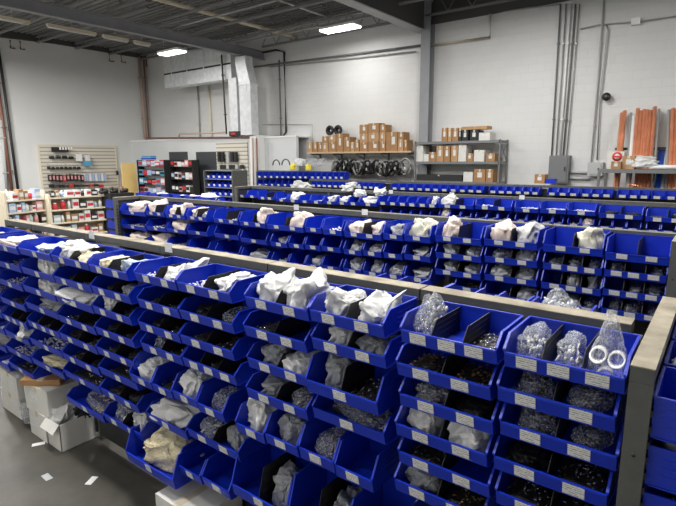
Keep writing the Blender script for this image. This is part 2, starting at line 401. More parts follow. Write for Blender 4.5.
def make_bin(x0, x1, yback, zlip, D, h, lip, codes, where, group, hi=True, rz=0., cards=None, card_w=.07, card_h=.034, size='wide'):
    """x0..x1 along the rack, back at yback, lip height in world = zlip"""
    w = x1-x0; z0 = zlip-lip; cx = (x0+x1)/2
    inner = codes if isinstance(codes, str) else ''
    names = {'w': 'white bags', 'W': 'white paper bags', 'g': 'a grey bag', 'c': 'clear bags', 'm': 'clear bags', 'k': 'a clear bag', 'C': 'clear bags', 'R': 'clear bags',
             'p': 'printed bags', 'y': 'a cream bag', 't': 'teal film', 'q': 'a speckled bag', 'x': 'black parts and shade-fill', 'd': 'dark fittings', 'b': 'brass fittings', 's': 'chrome fittings', 'a': 'white fittings', 'n': 'white fittings'}
    first = next((c for c in inner if c != '.'), None)
    hold = 'empty ' if first is None else ''
    o = link('storage_bin', bin_mesh(w, D, h, lip), None, (cx, yback, z0), rz)
    tag(o, f'{hold}blue bin{" of "+names[first] if first else ""}, {where}', 'storage bin', group)
    n = max(1, len(inner)); cwid = w/n
    R = Matrix.Rotation(rz, 3, 'Z')
    for i in range(1, n): link('divider', div_mesh(D, h, lip), o, (-w/2+i*cwid, 0, 0))
    cw = min(card_w, w*.62)
    if cards is None: cards = n
    for i in range(cards):
        cxl = -w/2+(i+.5)*w/cards + (rnd.uniform(-.012, .012) if cards > 1 else rnd.uniform(-.01, .01))
        if cards > 1: cxl *= .86
        link('label_card', card_mesh(cw, card_h, D, lip), o, (cxl, 0, 0))
    for i, c in enumerate(inner):
        if c == '.': continue
        p = Vector((cx, yback, z0)) + R @ Vector((-w/2+(i+.5)*cwid, 0, 0))
        ws = where if n == 1 else f'{ORD[i+1]} slot, {where}'
        put_content(c, p, cwid-.01, D, h, lip, ws, group, hi, rz)
    return o

# ------------------------------------------------------------------ FRONT RACK
YR1 = 2.05; RAILZ = 1.85
TOPX = {'A': (503.5, 625), 'B': (400, 496), 'C': (308.7, 382.5), 'D': (243.9, 306.5), 'E': (175.5, 229), 'F': (133.3, 174), 'G': (87, 125), 'H': (49.5, 86), 'I': (17, 48.5), 'J': (-15, 16)}
YL = 1.70; DB = .285; HB = .115; LB = .056
cols = {k: (XatYZ(a, YL, 1.775), XatYZ(b, YL, 1.775)) for k, (a, b) in TOPX.items()}
wJ = cols['I'][0]-.04
cols['J'] = (wJ-.5, wJ); cols['K'] = (wJ-1.06, wJ-.54)
ROWS = {  # lip height in the photograph's lines at the bin's outer corner, contents and shade fill of its compartments
 'A': [(352.6, 'ccR'), (387.4, 'kk'), (422.2, 'mk'), (457, 'xd'), (492, 'dd')],
 'B': [(330, 'C.s'), (363, 'bb'), (394, 'mx'), (424, 'ww'), (452, 'd.'), (480, 'gb')],
 'C': [(310, 'WW'), (338, 'wg'), None, (408, 'k')],
 'D': [(296.7, 'WW'), (326, 'd.'), (358, 'gw'), (388.5, 'gm')],
 'E': [(282, 'nw'), (310, 'xk'), (335, 'dd'), (358, '.d.'), None, (428.6, 'cg')],
 'F': [(272.7, 'nW'), (299, 'dd'), (322, 'xd'), (343, 'kd'), None, (413, 'W')],
 'G': [(264.3, 'yt'), (286, 'xg'), (306, 'wx'), (327, 'xd'), (347, 'dx'), (367, 'd'), (388, 'dx'), (414, 'cw')],
 'H': [(255, 'wy'), (276, 'xd'), (295, 'w'), (315, 'dd'), (333, 'xd'), (353, 'dx'), (370, 'd'), (397, 'm')],
 'I': [(247.7, 't'), (267, 'w'), (285, 'w'), (302, 'g'), (320, 'ddd'), (338, 'n'), (358, 'y')],
 'J': [(243, 'p'), (260, 'a'), (278, 'n'), (297, 'd'), (314, 'ddd'), (330, 'w'), (346, 'n'), (362, 'd')],
 'K': [(236, 't'), (252, 'n'), (270, '.'), (288, 'a'), (304, '.'), (320, '.'), (337, 'g'), (354, '.')],
}
rowcount = {}
FR = []   # (row, order x, args)
for ci, (k, rows) in enumerate(ROWS.items()):
    X0, X1 = cols[k]
    for ri, rr in enumerate(rows):
        if rr is None: continue
        sh = (-.016 if ri % 2 else 0.) if k in 'ABD' else (.01 if ri % 2 else 0)
        z = ZatXY(rr[0], X0+sh, YL)
        FR.append((ri, X0+sh, X1+sh, YR1-.06, z, DB, HB, LB, rr[1], 'wide'))
def fx(a, b, ya, yb, Y): # bins given by lip corners at a depth
    za = ZatXY(ya, XatYZ(a, Y, 1.3), Y)
    return XatYZ(a, Y, za), XatYZ(b, Y, za-.005), za
def odd(ri, a, b, y, Y, D, h, lip, codes):
    X0, X1, z = fx(a, b, y, y, Y); FR.append((ri, X0, X1, Y+D, z, D, h, lip, codes, 'odd'))
# tall and narrow bins lower down
odd(2, 306, 377, 379.7, 1.69, .29, .165, .062, 'gd')
odd(4, 299, 333.5, 448, 1.69, .29, .165, .062, 'm'); odd(4, 335, 372, 465.6, 1.69, .29, .165, .062, '.')
odd(5, 232, 286, 487, 1.67, .31, .235, .07, '.g'); odd(5, 289, 345, 511, 1.67, .31, .235, .07, '.g'); odd(5, 347, 392, 530, 1.67, .31, .2, .07, 'd')
odd(4, 235.6, 263.5, 424, 1.69, .29, .15, .058, 'w'); odd(4, 265, 297, 434.5, 1.69, .29, .15, .058, 'g')
odd(4, 172, 196, 391.5, 1.69, .29, .15, .056, 'w'); odd(4, 197, 223, 404, 1.69, .29, .15, .056, 'k')
odd(4, 129.5, 151, 375, 1.69, .29, .15, .056, 'w'); odd(4, 152, 171.5, 385, 1.69, .29, .15, .056, 'd')
odd(6, 177, 200, 469, 1.69, .29, .15, .056, '.'); odd(6, 202, 229, 481, 1.69, .29, .15, .056, '.')
odd(6, 126, 173, 458, 1.64, .34, .22, .07, 'y')
bys = {}
for r_ in FR: bys.setdefault(r_[0], []).append(r_)
CNT = ['', 'one', 'two', 'three', 'four', 'five', 'six', 'seven', 'eight', 'nine', 'ten']
for ri, lst in bys.items():
    lst.sort(key=lambda r: -r[1])
    for n, (_, X0, X1, yb, z, D, h, lip, codes, sz) in enumerate(lst):
        where = f'row {CNT[ri+1]}, {ORD[n+1]} from end post, front rack'
        ncards = None
        if len(codes) == 1 or sz == 'odd': ncards = 1
        make_bin(X0, X1, yb, z, D, h, lip, codes, where, 'blue bins on the front rack', True, 0, ncards, .07 if X1 > -2.2 else .062, .046)

def rack(name, label, Yc, Xr, Xl, depth=.09, posts=(), zt=RAILZ, feet=True, panel=True, pf=0.):
    t = thing(name, label, 'rack', ((Xr+Xl)/2, Yc, 0), 0, 'steel bin racks in parallel rows')
    ox, oy = (Xr+Xl)/2, Yc
    def P(mb, nm, mats=None): o = mb.build(nm, t); o.location = (-ox, -oy, 0); return o
    xs = [Xr]+sorted(posts, reverse=True)+[Xl]
    for a, b in zip(xs[:-1], xs[1:]):
        mb = MB(); mb.box(b+.004, a-.004, Yc, Yc+depth, zt-.055, zt-.004, STEEL); mb.box(b+.004, a-.004, Yc-.001, Yc+depth, zt-.004, zt, DUSTY if pf else DUSTY2)
        P(mb, 'top_rail')
        if panel:
            mb = MB(); mb.box(b+.03, a-.03, Yc+.03-pf, Yc+.05-pf, .06, zt-.07, PANEL)
            zz = .4
            while zz < zt-.08:
                mb.box(b+.05, a-.05, Yc+.022, Yc+.032, zz, zz+.012, PANEL); mb.box(b+.05, a-.05, Yc+.048, Yc+.058, zz, zz+.012, PANEL); zz += .07
            P(mb, 'louvred_panel')
    for x in xs:
        P(MB().box(x-.028, x+.028, Yc+.012, Yc+depth-.012, .04, zt-.056, STEEL), 'post')
        if feet:
            P(MB().box(x-.03, x+.03, Yc-.02, Yc+depth+.22, 0, .05, STEEL), 'foot')
    return t
rack('bin_rack', 'long grey steel bin rack with dusty top rail running beside the concrete aisle', YR1, -.215, cols['K'][0]-.1, .09, (-1.08, -2.07, -3.13, -4.2, -5.2), pf=.075)
# bins on the far side of the front rack: only their tops and side walls show over the rail
for i, (xp, codes) in enumerate([(598, 'C'), (541, '.'), (508, '.'), (456, '.'), (432, '.')]):
    X1 = XatYZ(xp, 2.47, 1.78); w = .27
    make_bin(X1-w, X1, YR1+.10, 1.74, .33, .115, .056, codes, f'row one, {ORD[i+1]} from end post, far face', 'blue bins on the far face of the front rack', True, pi, 1)

# ------------------------------------------------------------------ END PANEL RACK at the near end of the front rack
def end_rack(name, label, X, Y0, Y1, t_=.062, zt=RAILZ, louv=True):
    t = thing(name, label, 'rack', (X, (Y0+Y1)/2, 0), 0, 'end panels of the bin racks')
    def P(mb, nm): o = mb.build(nm, t); o.location = (-X, -(Y0+Y1)/2, 0); return o
    x0, x1 = X-t_/2, X+t_/2
    mb = MB(); mb.box(x0, x1, Y0, Y1, zt-.05, zt-.004, STEEL); mb.box(x0-.001, x1+.001, Y0-.001, Y1, zt-.004, zt, DUSTY); P(mb, 'top_rail')
    for y in (Y0, Y1-.045):
        mb = MB(); mb.box(x0, x1, y, y+.045, .03, zt-.051, STEEL)
        if y == Y0:
            for z in (zt-.28, zt-.9): mb.tube([(X, y-.002, z), (X, y+.001, z)], .006, BLACK, 10)
            z = .1
            while z < zt-.1: mb.box(x1, x1+.006, y+.004, y+.03, z, z+.022, BLACK); z += .05   # slots along the post's side
        P(mb, 'post')
        P(MB().box(x0-.18, x1+.18, y-.01, y+.055, 0, .04, STEEL), 'foot')
    mb = MB(); mb.box(X-.012, X+.012, Y0+.045, Y1-.045, .3, zt-.05, PANEL)
    z = .35
    while z < zt-.1: mb.box(X+.012, X+.02, Y0+.07, Y1-.07, z, z+.012, PANEL); z += .07
    P(mb, 'louvred_panel')
    return t
end_rack('end_panel_rack', 'grey end panel rack with dusty top rail closing off the front rack', -.135, 1.635, 2.56)
for ci, (y0, w) in enumerate([(1.66, .27), (1.96, .27), (2.26, .26)]):
    for ri in range(5 if ci == 0 else 2):
        z = 1.69-.155*ri
        code = 'w' if (ci, ri) in ((1, 0), (0, 1)) else ('d' if ri else '.')
        o = make_bin(-w/2, w/2, 0, 0, .33, .13, .06, '', f'row {CNT[ri+1]}, {ORD[ci+1]} from its post, end panel', 'blue bins on the end panel', True, pi/2, 1)
        o.location = (-.1, y0+w/2, z-.06)
        if code != '.':
            put_content(code, Vector((-.1, y0+w/2, z-.06)), w-.01, .33, .13, .06, f'row {CNT[ri+1]}, {ORD[ci+1]} from its post, end panel', 'end panel', True, pi/2)

# ------------------------------------------------------------------ SECOND RACK
def back_rows(rackname, Yrail, rowspec, group, D=.33, hi=False, cardw=.075, cardh=.04, codes_seed=1, zrail=RAILZ):
    """rowspec: rows of (x0,x1,ylip,codes) with pixel corners at the lip plane"""
    for ri, (row, h, lip, dd) in enumerate(rowspec):
        Y = Yrail-dd
        for n, (a, b, y, codes) in enumerate(sorted(row, key=lambda r: -r[0])):
            X0, X1, z = fx(a, b, y, y, Y)
            make_bin(X0, X1-.008, Yrail-.01, z, dd, h, lip, codes, f'row {CNT[ri+1]}, {ORD[n+1]} from end post, {rackname}', group, hi, 0, max(1, len(codes)), cardw, cardh)
YR2 = 4.74
r1 = [(120, 145.5, 210, 'p'), (146, 164.5, 211, 'p.'), (166, 185, 213.5, 'pp'), (187, 207, 215.5, 'pg'), (214, 238.5, 218, '.n'), (240, 266, 221, '.p'), (267, 304, 224, '.p'),
      (305.5, 322, 227, '.'), (323, 342.5, 229, 'n'), (344.5, 382, 231.5, 'pp'), (383.5, 403.5, 233.5, 'g'), (404.5, 431, 235, 'q'), (435.6, 482, 235.5, 'p.'), (484.5, 538, 239, 'pw'), (543.5, 604, 244.5, '.q'), (606, 671, 252.5, '..')]
r2 = [(121, 146, 224, 'n'), (147, 166, 226, 'n'), (167, 186, 228, 'p'), (188, 208, 230, '.'), (215, 239, 233, '.'), (241, 267, 237.5, '.')] + \
     [(a, b, y, c) for a, b, y, c in [(271, 287.5, 241.5, 'k'), (289, 304, 243, '.'), (305.5, 321, 244.5, '.'), (322, 341, 246, '.'), (344, 362, 249, 'g'), (363.5, 382, 250.5, 'g'), (384, 403, 252.5, '.'), (404.5, 431, 254, 'g')]] + \
     [(436, 482, 252, 'gg'), (485, 538, 256, 'kg'), (543.5, 603, 262.8, 'kkk'), (604.5, 668, 269.5, 'k.k')]
r3 = [(122, 147, 239.5, 'p'), (148, 167, 242, 'p'), (168, 187, 244, 'n'), (189, 209, 246, '.'), (216, 240, 250, '.'), (242, 268, 255, 'g')] + \
     [(272, 288, 260, 'n'), (289.5, 305, 262, '.'), (306, 321.5, 263.5, 'g'), (322.5, 341, 265, '.'), (344, 362, 268, 'g'), (363.5, 382, 270.5, 'g'), (384, 403, 273, 'g'), (404.5, 431, 275.5, 'g')] + \
     [(435.5, 481.5, 268.5, 'gg'), (485, 537.5, 274, 'gg'), (541.5, 602, 281.8, '.gg'), (603, 666, 288.5, '.kk')]
r4 = [(455, 481, 285.5, 's'), (484, 537, 292.5, '.g'), (541, 600, 300, 'kgk'), (601, 664, 307.5, 'mmm')]
back_rows('second rack', YR2, [(r1, .17, .06, .35), (r2, .15, .056, .35), (r3, .15, .056, .35), (r4, .13, .056, .35)], 'blue bins on the second rack', hi=False)
X2L = XatYZ(117, YR2-.4, RAILZ)
rack('bin_rack', 'grey steel bin rack second from the camera aisle, blue bins below its rail', YR2, -.27, X2L, .09, (-1.2, -2.2, -3.2, -4.25, -5.55, -6.85))
end_rack('end_panel_rack', 'grey end panel rack closing the second rack by the wall', -.235, YR2-.42, YR2+.5)
end_rack('end_panel_rack', 'dark grey end panel rack at the far end of the second rack', X2L-.06, YR2-.42, YR2+.5, .08)
for ri in range(4):
    for ci, y0 in enumerate((YR2-.38,)):
        w = .36; z = 1.73-.17*ri
        o = make_bin(-w/2, w/2, 0, 0, .3, .13, .06, '', f'row {CNT[ri+1]} on the far end panel of second rack', 'blue bins on the far end panel', False, -pi/2, 1)
        o.location = (X2L-.11, y0+w/2, z-.06)

for i, (xp, codes) in enumerate([(226, 'w'), (214, 'p'), (202, 'w'), (190, '.'), (178, 'w'), (166, 'n')]):
    X1 = XatYZ(xp, YR2+.42, 1.8)
    make_bin(X1-.4, X1, YR2+.10, 1.78, .33, .16, .056, codes, f'{ORD[i+1]} counting leftwards, second rack far face', 'blue bins on the far face of the second rack', False, pi, 1)
# ------------------------------------------------------------------ THIRD RACK
YR3 = 7.86
t1 = [(237, 247, 194.5, '.'), (247.5, 257, 195, '.'), (258, 274.5, 196.5, '..'), (276, 287, 198.5, 'n'), (287.5, 299, 199.3, 'w'), (299.5, 310, 200, '.'), (310.5, 323, 200.5, 'n'), (323.5, 336, 201, 'w'),
      (336.5, 348, 201.5, 'w'), (348.5, 359, 202, '.'), (359.5, 377, 202.5, 'w'), (378, 388, 201.5, '.'), (388.5, 397.5, 202, '.'), (398, 407, 202.5, '.'), (407.5, 417, 203, '.'), (417.5, 427, 203.5, '.'), (427.5, 437, 204, 'w'),
      (438, 473.5, 204, 'w.'), (475.5, 512, 205.5, 'n.'), (514.7, 539, 208, 'n'), (540, 566.5, 209, 'n'), (567.5, 596, 210.5, 'n'), (599, 643, 213.5, 'xx'), (646, 690, 217, 'dx')]
t2 = [(380, 390, 214, 'n'), (390.5, 400, 214.5, 'd'), (400.5, 410, 215, '.'), (410.5, 420, 215.5, '.'), (420.5, 430, 216, 'n'), (439, 449, 215.5, 'p'), (449.5, 460, 216, 'n'), (460.5, 471, 217, 'n'), (475.5, 486, 218, 'n'), (486.5, 497, 218.5, 'n'), (497.5, 508, 219.3, 'n'),
      (515, 526, 220, 'n'), (526.5, 538, 221, 'n'), (541, 552, 222, 'n'), (552.5, 563, 223, 'n'), (567.5, 580, 223.5, 'n'), (580.5, 594, 224.3, 'p'), (599, 612, 226, 'd'), (612.5, 626, 227, '.'), (626.5, 641, 228, '.'), (646, 660, 229.5, '.'), (661, 676, 230.5, 'd')]
back_rows('third rack', YR3, [(t1, .15, .056, .33), (t2, .13, .05, .33)], 'blue bins on the third rack', cardw=.09, cardh=.05)
X3L = XatYZ(238, YR3-.4, RAILZ)
rack('bin_rack', 'grey steel bin rack third from the camera aisle, small bins in rows', YR3, -.3, X3L, .09, (-1.5, -2.6, -3.8, -5.0, -6.2, -7.4))
end_rack('end_panel_rack', 'dark end panel rack at the far end of the third rack', X3L-.06, YR3-.42, YR3+.5, .08)

# ------------------------------------------------------------------ FOURTH RACK
YR4 = 11.7
def strip(groups, y0, x0, slope):
    out = []
    for a, b, n in groups:
        for i in range(n):
            p = a+(b-a)*i/n; out.append((p, a+(b-a)*(i+1)/n-.4, y0+slope*(p-x0), '.'))
    return out
g4 = [(311, 344, 6), (345.5, 380, 6), (391, 448.5, 7), (449.5, 484, 4), (489, 539.5, 6), (547.5, 579.5, 3), (580.5, 613, 3), (617, 650, 3), (651, 678, 2)]
q1 = strip(g4, 184.8, 320, .0335)
back_rows('fourth rack', YR4, [(q1, .15, .06, .28)], 'blue bins on the fourth rack', cardw=.11, cardh=.055)
X4L = XatYZ(309, YR4, RAILZ)
z4 = ZatXY(180.5, -8., YR4)
rack('bin_rack', 'grey steel bin rack fourth from the camera aisle, nearest the block wall', YR4, -.3, X4L, .09, (-2.4, -4.5, -6.7, -8.9), zt=z4)

# ------------------------------------------------------------------ SMALL RACK BY THE PARTITION
YR5 = 12.6
q5 = strip([(257, 309, 9), (310, 345, 6)], 176, 280, .012); q6 = strip([(257, 301, 7)], 184, 280, .012)
back_rows('small rack', YR5, [(q5, .2, .07, .28), (q6, .2, .07, .28)], 'blue bins on the small rack by the partition', cardw=.09, cardh=.06)
rack('bin_rack', 'small grey rack of two bin rows beside the low partition', YR5, XatYZ(346, YR5, 2.2), XatYZ(256, YR5, 2.2), .09, (), zt=2.04)

# ------------------------------------------------------------------ ROOM
YW = 14.0; XL = -21.5
struct('floor', MB().box(XL-.5, 6, -2, YW+.3, -.1, 0, FLOORM), 'dark worn concrete floor', 'floor')
struct('wall_back', MB().box(XL, 6, YW, YW+.25, 0, 7.4, BLOCK), 'white painted block back wall', 'wall')
struct('wall_left', MB().box(XL-.25, XL, -2, YW+.25, 0, 7.4, SMOOTHW), 'smooth white side wall', 'wall')
struct('wall_right', MB().box(6, 6.25, -2, YW+.25, 0, 7.4, SMOOTHW), 'white side wall', 'wall')
struct('wall_front', MB().box(XL, 6.25, -2.2, -2, 0, 7.4, SMOOTHW), 'white wall behind the aisle', 'wall')
# ribbed metal deck ceiling
mb = MB(); y = -2.0; ZC = 7.05
while y < YW:
    mb.add([(XL, y, ZC), (6, y, ZC), (6, y+.1, ZC), (XL, y+.1, ZC), (XL, y+.1, ZC+.04), (6, y+.1, ZC+.04), (6, y+.2, ZC+.04), (XL, y+.2, ZC+.04), (XL, y+.2, ZC), (6, y+.2, ZC)],
           [(0, 1, 2, 3), (3, 2, 5, 4), (4, 5, 6, 7), (7, 6, 9, 8)], JOIST); y += .2
mb.box(XL, 6, -2, YW, ZC+.05, ZC+.15, JOIST)
struct('ceiling', mb, 'dark ribbed steel deck ceiling', 'ceiling')
def joist(Y, x0, x1, zb=6.36, zt=6.98, n=None):
    mb = MB(); mb.box(x0, x1, Y-.05, Y+.05, zb, zb+.05, JOIST); mb.box(x0, x1, Y-.05, Y+.05, zt-.05, zt, JOIST)
    x = x0; up = True
    while x < x1-.3:
        a, b = ((x, Y, zb+.04), (x+.35, Y, zt-.04)) if up else ((x, Y, zt-.04), (x+.35, Y, zb+.04))
        mb.tube([a, b], .014, JOIST, 5, False); x += .35; up = not up
    return mb
n = 0
for i, Y in enumerate((13.75, 12.3, 10.85, 9.4, 7.95, 6.5, 5.05)):
    for x0, x1, nm in ((-13.8, -7.6, 'middle bay'), (XL+.1, -14.1, 'side bay'), (-7.3, 2, 'entry bay')):
        if nm == 'entry bay' and Y < 12: continue
        n += 1
        o = joist(Y, x0, x1, *((6.8, 7.02) if nm == 'side bay' else (6.36, 6.98))).build(f'trim_{n}'); o['kind'] = 'structure'; o['label'] = f'open web steel ceiling joist, {ORD[i+1]} from block wall, {nm}'; o['category'] = 'joist'
# steel girders running away from the camera
mb = MB(); mb.box(-14.1, -13.9, 3, YW, 5.98, 6.0, BEAM); mb.box(-14.1, -13.9, 3, YW, 6.26, 6.28, BEAM); mb.box(-14.01, -13.99, 3, YW, 6.0, 6.26, BEAM)
struct('beam_1', mb, 'pale grey steel girder under the joists', 'beam')
mb = MB(); mb.box(-7.62, -7.3, 5, YW-.02, 6.0, 6.03, LGREY); mb.box(-7.5, -7.42, 5, YW-.02, 6.03, 6.95, DBEAM); mb.box(-7.35, -7.31, 5, YW-.02, 6.04, 6.95, DBEAM)  # bottom flange coloured paler to imitate the light it catches
struct('beam_2', mb, 'deep dark girder meeting the column', 'beam')
xc0, xc1 = onY(420.5, 127, YW-.2).x, onY(429.5, 127, YW-.2).x
mb = MB(); mb.box(xc0, xc1, YW-.3, YW-.285, 0, 6.9, BEAM); mb.box(xc0, xc1, YW-.03, YW-.015, 0, 6.9, BEAM); mb.box((xc0+xc1)/2-.01, (xc0+xc1)/2+.01, YW-.285, YW-.03, 0, 6.9, BEAM)
struct('column_1', mb, 'grey steel column standing at the block wall', 'column')
mb = MB(); mb.box(XL, XL+.1, 3, YW, 6.88, 7.05, DBEAM); struct('trim_40', mb, 'dark roof edge angle over the side wall', 'trim')
zl = [onX(0, 37, XL+.05), onX(150, 55.5, XL+.05)]
mb = MB(); mb.add([(XL, zl[0].y-3, zl[0].z-.15), (XL+.12, zl[0].y-3, zl[0].z-.15), (XL+.12, YW, zl[1].z), (XL, YW, zl[1].z), (XL, zl[0].y-3, 7.1), (XL+.12, zl[0].y-3, 7.1), (XL+.12, YW, 7.1), (XL, YW, 7.1)],
       [(0, 1, 2, 3), (4, 7, 6, 5), (0, 4, 5, 1), (1, 5, 6, 2), (2, 6, 7, 3), (3, 7, 4, 0)], DBEAM)
struct('trim_41', mb, 'dark edge joist panel above the side wall', 'trim')
mb = MB(); zz = 6.18
mb.box(-7.3, 4, YW-.1, YW-.02, zz, 7.0, DBEAM); struct('trim_42', mb, 'dark closing angle above the block wall', 'trim')

# low office partition with doors
YP = 13.0
xa, xb, xd = onY(145, 139, YP).x, onY(258, 139, YP).x, onY(300, 138, YP+.5).x
zp = onY(200, 139.2, YP).z
mb = MB(); mb.box(XL, xb, YP, YP+.12, 0, zp, OFFW); mb.box(XL, xb, YP-.03, YW, zp, zp+.06, WHITE); struct('wall_partition', mb, 'low pale office partition wall', 'wall')
mb = MB(); mb.box(xb, xd, YP+.3, YP+.42, 0, zp-.02, OFFW); mb.box(xb-.3, xb+.02, YP-.12, YP+.4, 0, zp+.02, WHITE); mb.box(xb, xd, YP+.28, YW, zp-.04, zp+.02, WHITE)
struct('wall_partition_side', mb, 'pale set back part of the office partition', 'wall')
for i, (a, b, t_) in enumerate(((169, 187, 152), (196, 217, 152))):
    p0, p1 = onY(a, t_, YP-.03), onY(b, t_, YP-.03)
    mb = MB(); mb.box(p0.x, p1.x, YP-.04, YP-.005, 0, p0.z, DOORM); mb.tube([(p0.x+.12, YP-.08, 1.0), (p0.x+.12, YP-.04, 1.0)], .03, CHROME)
    struct(f'door_{i+1}', mb, 'dark grey office door', 'door')

# ------------------------------------------------------------------ LIGHTS
def fixture(x, y, z, L=1.2, W=.32, label='', lit=True, rz=0):
    t = thing('ceiling_light', label, 'light', (x, y, z), rz, 'ceiling lights')
    MB().box(-L/2, L/2, -W/2, W/2, .02, .09, WHITE).build('housing', t)
    MB().box(-L/2+.02, L/2-.02, -W/2+.02, W/2-.02, -.02, .02, LAMP if lit else WPLAST).build('diffuser', t)
    for s in (-1, 1): MB().tube([(s*L*.4, 0, .09), (s*L*.4, 0, 7.05-z)], .008, COND, 6).build('hanger', t)
    return t
def lamp(x, y, z, e, sx=1.2, sy=.4):
    ld = bpy.data.lights.new('lamp', 'AREA'); ld.shape = 'RECTANGLE'; ld.size = sx; ld.size_y = sy; ld.energy = e; ld.color = (1, .985, .96)
    o = bpy.data.objects.new('lamp', ld); C.objects.link(o); o.location = (x, y, z); return o
f1, f2 = onZ(172, 53, 5.95), onZ(340, 29, 6.15)
fixture(f2.x, f2.y, 6.15, 1.25, .45, 'lit ceiling light above the carton shelf near the deep girder'); lamp(f2.x, f2.y-.1, 6.1, 60)
fixture(f1.x, f1.y, 5.95, 1.1, .4, 'lit ceiling light beside the silver duct'); lamp(f1.x, f1.y, 5.9, 70)
k = 0
for (x, y) in ((-5.2, 1.7), (-1.8, 1.3), (-9.5, 2.2), (-4.6, 6.2), (-.6, 5.2), (-9.6, 6.6), (2.5, 9.5), (-4.3, 10.4), (-14.6, 4.0), (-17.5, 4.2), (-3.4, -.5)):  # unseen ceiling lights, added to brighten racks, lower bins and side wall
    k += 1; fixture(x, y, 6.15, 1.25, .45, f'added ceiling light out of view, {ORD[k]} of the row'); lamp(x, y, 6.1, 60 if y < 0 else 560 if x < -12 else 250 if x < -9 else 190)
w = bpy.data.worlds.new('world'); bpy.context.scene.world = w; w.use_nodes = True
w.node_tree.nodes['Background'].inputs[0].default_value = (.8, .85, .9, 1); w.node_tree.nodes['Background'].inputs[1].default_value = .06
vs = bpy.context.scene.view_settings; vs.view_transform = 'Standard'; vs.look = 'None'; vs.gamma = 1; vs.use_curve_mapping = False; vs.exposure = -0.02

# ------------------------------------------------------------------ CARTONS
def carton(label, x0, x1, y0, y1, z0, z1, m=CARTON, group=None, tape=True, card=True, name='carton', cat='box', cf=(.3, .7), rz=0, open_=False, face='y'):
    cx, cy = (x0+x1)/2, (y0+y1)/2; w, d, h = (x1-x0)/2, (y1-y0)/2, z1-z0; mb = MB(); t = .006
    if open_:
        mb.box(-w, w, -d, d, 0, t, m); mb.box(-w, -w+t, -d, d, 0, h, m); mb.box(w-t, w, -d, d, 0, h, m); mb.box(-w, w, -d, -d+t, 0, h, m); mb.box(-w, w, d-t, d, 0, h, m)
    else:
        mb.box(-w, w, -d, d, 0, h-.004, m); mb.box(-w+.0, -.003, -d, d, h-.004, h, m); mb.box(.003, w, -d, d, h-.004, h, m)
    o = mb.build(name, None, (cx, cy, z0), rz); tag(o, label, cat, group)
    if tape and not open_: MB().box(-.025, .025, -d-.001, d+.001, h*.8, h+.0015, TAPE).build('tape', o)
    if card: MB().box(-w+2*w*cf[0], -w+2*w*cf[1], -d-.002, -d, h*.35, h*.75, CARD if m in (CARTON, CARTON2) else CARD).build('shipping_label', o)
    if open_:
        for s in (-1, 1):
            f = MB().box(0, min(d, w)*.7, -w*.98, w*.98, 0, .004, m).build('flap', o, (0, s*d, h)); f.rotation_euler = (0, radians(50), s*pi/2)
    return o
def pbox(label, a, b, yt, yb, Y, dep, m=CARTON, z0=None, **k):
    P0, P1 = onY(a, (yt+yb)/2, Y), onY(b, (yt+yb)/2, Y); zt = onY((a+b)/2, yt, Y).z; zb = onY((a+b)/2, yb, Y).z if z0 is None else z0
    return carton(label, P0.x, P1.x-.006, Y, Y+dep, zb, zt, m, **k)
# wall shelf of cartons
YS = 13.45
sa, sb = onY(307, 152, YS).x, onY(411, 151, YS).x; sz = onY(360, 151.5, YS).z
t = thing('wall_shelf', 'long wooden wall shelf of brown cartons beside the steel column', 'shelf', ((sa+sb)/2, YS, sz))
w_ = (sb-sa)/2
MB().box(-w_, w_, -.02, .5, -.05, 0, WOODB).build('board', t)
for k in range(5):
    x = -w_+.15+(2*w_-.3)*k/4; mb = MB(); mb.box(x-.015, x+.015, .0, .5, -.09, -.05, GREYP); mb.tube([(x, .1, -.09), (x, .5, -.25)], .012, GREYP, 6); mb.box(x-.015, x+.015,   .5, .54, -.28, -.05, GREYP)
    mb.build('bracket', t)
S = 5.633
cl = [(42, 70, 152, 0), (72, 98, 152, 0), (100, 124, 155, 0), (125, 159, 157, 0), (125, 159, 120, 157), (161, 203, 152, 0), (161, 203, 112, 152), (205, 243, 105, 0), (246, 283, 124, 0), (285, 308, 152, 0), (309, 336, 140, 0),
      (338, 384, 155, 0), (338, 384, 106, 155), (336, 384, 54, 106), (386, 446, 150, 0), (386, 446, 100, 150), (385, 446, 46, 100), (449, 484, 150, 0), (449, 484, 100, 150), (449, 484, 54, 100), (487, 552, 96, 0), (554, 586, 138, 0), (554, 586, 96, 138), (588, 606, 140, 0)]
prev = {}
zs = sz
for i, (a, b, yt, yb) in enumerate(cl):
    P0, P1 = onY(300+a/S, 130, YS+.05), onY(300+b/S, 130, YS+.05)
    zt = onY(300+(a+b)/2/S, 115+yt/S, YS+.05).z; zb = sz if yb == 0 else prev[a if a in prev else min(prev, key=lambda q: abs(q-a))]
    tier = 'on the board' if yb == 0 else ('on top of another' if yb > 110 else 'topmost of its stack')
    carton(f'brown carton {tier} on wall shelf, {ORD[i+1]} counting from the partition side', P0.x, P1.x-.01, YS+.04, YS+.40, zb+.001, zt, CARTON if i % 3 else CARTON2, 'cartons on the wall shelf', cf=(.3+.1*(i % 3), .6+.1*(i % 3)))
    prev[a] = zt
P = onY(333, 133.5, YS+.1)
t = thing('cable_reel', 'pair of black cable coils on top of the shelf cartons', 'cable', (P.x, YS+.15, prev[161]+.02))
for s in (-1, 1):
    mb = MB(); mb.tube([(s*.17+.12*cos(q*pi/8), 0, .13+.12*sin(q*pi/8)) for q in range(17)], .05, BLACK, 8); mb.tube([(s*.17+.07*cos(q*pi/8), .05, .13+.07*sin(q*pi/8)) for q in range(17)], .04, BLACK, 8); mb.build('coil', t)

